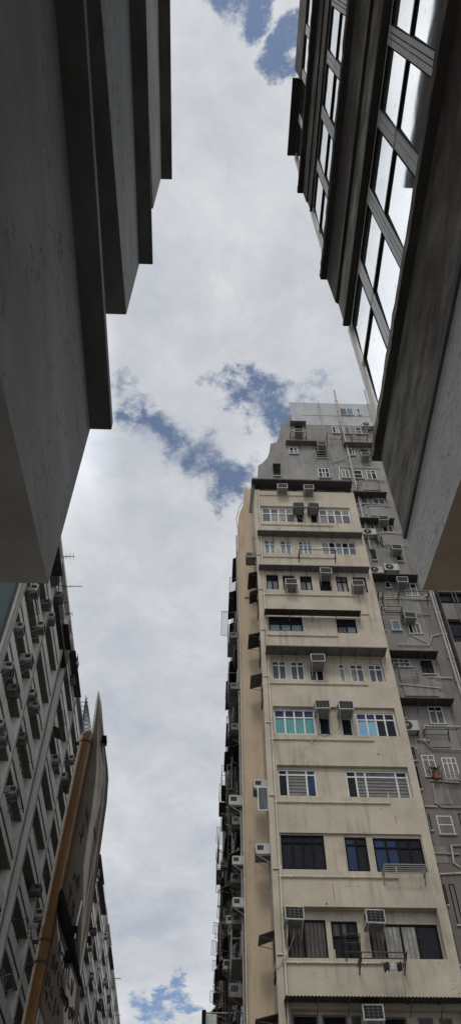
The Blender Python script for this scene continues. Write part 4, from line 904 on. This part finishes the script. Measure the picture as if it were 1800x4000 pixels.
for cf, hi, s in ST:
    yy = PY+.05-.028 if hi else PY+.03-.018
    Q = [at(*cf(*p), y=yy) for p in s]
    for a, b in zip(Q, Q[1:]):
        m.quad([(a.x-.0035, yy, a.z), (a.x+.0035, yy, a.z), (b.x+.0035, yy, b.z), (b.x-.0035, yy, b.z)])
# bolder painted-on reflection strokes low on the sign
for cf, s, wd in ((cD, ((490, 1670), (512, 1760), (500, 1800)), .009), (cD, ((520, 1660), (545, 1740), (530, 1850)), .010), (cD, ((545, 1690), (560, 1800), (552, 1900)), .009), (cD, ((575, 1770), (590, 1880), (570, 1990)), .010), (cD, ((600, 1800), (606, 1930)), .007),
               (cD, ((625, 1930), (615, 2050), (630, 2100)), .008), (cD, ((645, 1940), (650, 2080)), .006), (cD, ((668, 1930), (655, 2060)), .007), (cD, ((688, 1970), (665, 2140)), .007), (cD, ((515, 1760), (580, 1830)), .004), (cD, ((520, 1860), (600, 1930)), .004)):
    yy = PY+.011; Q = [at(*cf(*p), y=yy) for p in s]
    for a, b in zip(Q, Q[1:]): m.quad([(a.x-wd*.6, yy, a.z), (a.x+wd*.6, yy, a.z), (b.x+wd*.6, yy, b.z), (b.x-wd*.6, yy, b.z)])
m.build('reflection_strokes', refl_black, SG)
# ------------------------------------------------------------------ bamboo scaffold with blue net on the left roof
a = at(337, 2716, x=-9.9); b0 = at(322, 2855, x=-9.9); b1 = at(366, 2855, x=-9.9)
SC = empty('scaffold', (-10.2, (a.y+b0.y)/2, 43.7), 'spiky bamboo scaffold with blue netting on the left roof edge above the pole top', 'scaffold')
m = MB(); n = 9; W0 = Vector((336.0, 2716.0))
for i in range(n):
    t = i/(n-1)
    e0 = at(318+ (358-318)*t, 2858, x=-9.9+.0*t); 
    m.tube([e0, at(337+(t-.5)*14, 2716+abs(t-.5)*90, x=-9.9)], .03, seg=5)
for i in range(n-1):
    t = (i+1)/n; yy = 2716+142*t; wd = 4+24*t
    m.tube([at(338-wd*.5, yy, x=-9.9), at(338+wd*.55+6*t, yy+10, x=-9.9)], .028, seg=5); m.tube([at(338-wd*.5, yy+10, x=-9.85), at(338+wd*.55+6*t, yy-4, x=-9.85)], .028, seg=5)
for yy in (2740, 2756, 2775, 2790, 2806): m.tube([at(300, yy-2, x=-10.2), at(333, yy+4, x=-10.2)], .035, seg=5)
for xx in (304, 312): m.tube([at(xx, 2720, x=-10.2), at(xx+8, 2850, x=-10.2)], .04, seg=5)
m.build('bamboo_frame', bamboo, SC)
MB().prism([at(302, 2752, x=-10.25), at(312, 2762, x=-10.25), at(322, 2850, x=-10.25), at(306, 2850, x=-10.25)], (.02, 0, 0)).build('net', net, SC)
# ------------------------------------------------------------------ roof antennas on the left
def antenna(px, py, ln, tines, label, xf=XF):
    p = at(px, py, x=xf+.3); o = empty('antenna', p, label, 'antenna', 'antennas on the left roofs')
    m = MB(); m.tube([p-Vector((.6, 0, 0)), p+Vector((ln, 0, 0))], .025, seg=6); m.tube([p-Vector((.3, 0, .35)), p+Vector((ln*.6, 0, 0))], .012, seg=5); m.build('boom', metal_d, o)
    if tines:
        t = MB()
        for i in range(tines): x = p.x+ln*(.3+.65*i/max(1, tines-1)); t.tube([(x, p.y-.25, p.z), (x, p.y+.25, p.z)], .012, seg=4)
        t.build('element', metal_d, o)
antenna(246, 2173, .75, 3, 'short antenna with small rungs, highest on the left roof edge'); antenna(246, 2289, 1.3, 0, 'long bare horizontal rod with a slanting brace on the left roof edge')
antenna(250, 2353, .35, 0, 'stub rod on the left roof edge below the long rod'); antenna(256, 2397, .5, 2, 'bent rod antenna on the left roof edge above the first dark awning')
antenna(449, 3822, .7, 5, 'small comb-like antenna low on the left roofline'); antenna(452, 3965, .6, 3, 'lowest antenna at the foot of the left roofline')
# ------------------------------------------------------------------ laundry
def laundry(name, loc, axis, items, label, cat='laundry'):
    o = empty(name, loc, label, cat, 'washing hung out to dry')
    loc = Vector(loc); ax = Vector(axis)
    tot = sum(i[0] for i in items)+.05*len(items)
    MB().tube([loc-ax*(.1), loc+ax*(tot+.1)], .012, seg=5).build('hanging_rod', steel, o)
    s = .0
    for w, h, mt in items:
        m = MB(); nu = 6; rows = 5; side = Vector((-ax.y, ax.x, 0)); P = []
        for r in range(rows+1):
            for q in range(nu+1):
                t = q/nu; f_ = math.sin(t*9+s*7)*.035*(r/rows+.3); sh = .12*w*(1-math.cos(r/rows*2))
                P.append(tuple(loc+ax*(s+w*t*(1-.12*r/rows))+side*f_+Vector((0, 0, -h*r/rows - .03*math.sin(t*7)))))
        m.v = P
        for r in range(rows):
            for q in range(nu): m.f.append((r*(nu+1)+q, r*(nu+1)+q+1, (r+1)*(nu+1)+q+1, (r+1)*(nu+1)+q)); m.m.append(0)
        g_ = m.build('garment', mt, o, smooth=True); sm = g_.modifiers.new('Solid', 'SOLIDIFY'); sm.thickness = .02
        s += w+.05
p = at(*C3(765, 850), y=YT-.5); laundry('laundry', p, (1, 0, 0), [(.20, .26, cloth_b), (.14, .24, cloth_w), (.16, .26, cloth_b)], 'small black and white washing hanging under the bent rail on the cream tower')
p = at(1548, 3058, y=YG-.5)
p = at(318, 2586, x=-9.2); laundry('laundry', p+Vector((-.2, -.8, 0)), (0, 1, 0), [(.5, 1.0, cloth_b), (.5, .8, cloth_blue)], 'dark garment and blue cloth jutting from the left roofline above the scaffold')
p = at(330, 3040, x=-9.5); laundry('laundry', p, (0, 1, 0), [(.6, .8, cloth_blue), (.4, .9, cloth_w)], 'blue and white washing on the left blocks close to the ochre pole')
p = at(853, 3255, x=.75); laundry('laundry', (.75, max(p.y, 30), p.z), (0, 1, 0), [(.6, 1.0, cloth_b), (.5, 1.1, metal_g), (.5, .9, cloth_w)], 'black coat and pale clothes jutting from the row against the sky')
p = at(893, 2800, x=1.0); laundry('laundry', (1.0, max(p.y, 30), p.z), (0, 1, 0), [(.5, .9, cloth_w), (.5, .8, cloth_r)], 'white and faded red washing on the sooty facade left of the ochre wall')
p = at(866, 3470, x=.9); laundry('laundry', (.9, max(p.y, 31), p.z), (0, 1, 0), [(.4, 1.0, metal_g), (.5, 1.2, cloth_b), (.4, 1.0, cloth_w)], 'grey and white washing low on the sooty facade, above the green cloth')
p = at(925, 3985, x=1.0); laundry('tarpaulin', (1.0, max(p.y, 29.5), p.z+.6), (0, 1, 0), [(1.2, 1.2, green_cloth)], 'green tarpaulin at the bottom edge left of the ochre wall', 'tarpaulin')
# ------------------------------------------------------------------ hanging sign at the bottom, jutting over the street
p = at(812, 3985, x=.35)
HS = empty('projecting_sign', (.9, 34, at(812, 3985, y=34).z), 'dark rounded sign box on twin poles jutting over the street at the bottom edge', 'sign')
c = at(800, 3985, y=34); e_ = at(905, 4000, y=34)
m = MB(); m.box(c.x-.12, c.x+.05, 33.9, 34.5, c.z-.35, c.z+.35); m.build('sign_box', black_f, HS, bevel=.05)
m = MB(); m.tube([(c.x, 34.2, c.z+.33), (XS+.02, 34.2, c.z+.33)], .03); m.tube([(c.x, 34.2, c.z-.33), (XS+.02, 34.2, c.z-.33)], .03); m.build('arm', steel, HS)
m = MB(); m.box(c.x+.06, c.x+.45, 34.17, 34.2, c.z-.28, c.z+.28); m.build('sign_face', white_f, HS)
# ------------------------------------------------------------------ pot plants on a sill of the grey tower
p = at(*C2(1035, 828), y=YG-.25)
o = empty('potted_plant', p, 'small potted plants on a sill of the grey tower beside white framed windows', 'plant')
m = MB(); m.tube([p, p+Vector((0, 0, .28))], [.11, .15], seg=12); m.build('pot', terr, o)
random.seed(9); m = MB()
for i in range(120):
    t = random.uniform(0, 6.28); r = random.uniform(0, .28); c = p+Vector((math.cos(t)*r, math.sin(t)*r, .28+random.uniform(0, .3))); a1 = Vector((random.uniform(-1, 1), random.uniform(-1, 1), random.uniform(-1, 1))).normalized()*.06; a2 = a1.cross(Vector((random.random(), random.random(), random.random()))).normalized()*.03
    m.quad([c-a1, c+a2, c+a1, c-a2])
m.build('foliage', leaf, o)
S.cycles.max_bounces = 8
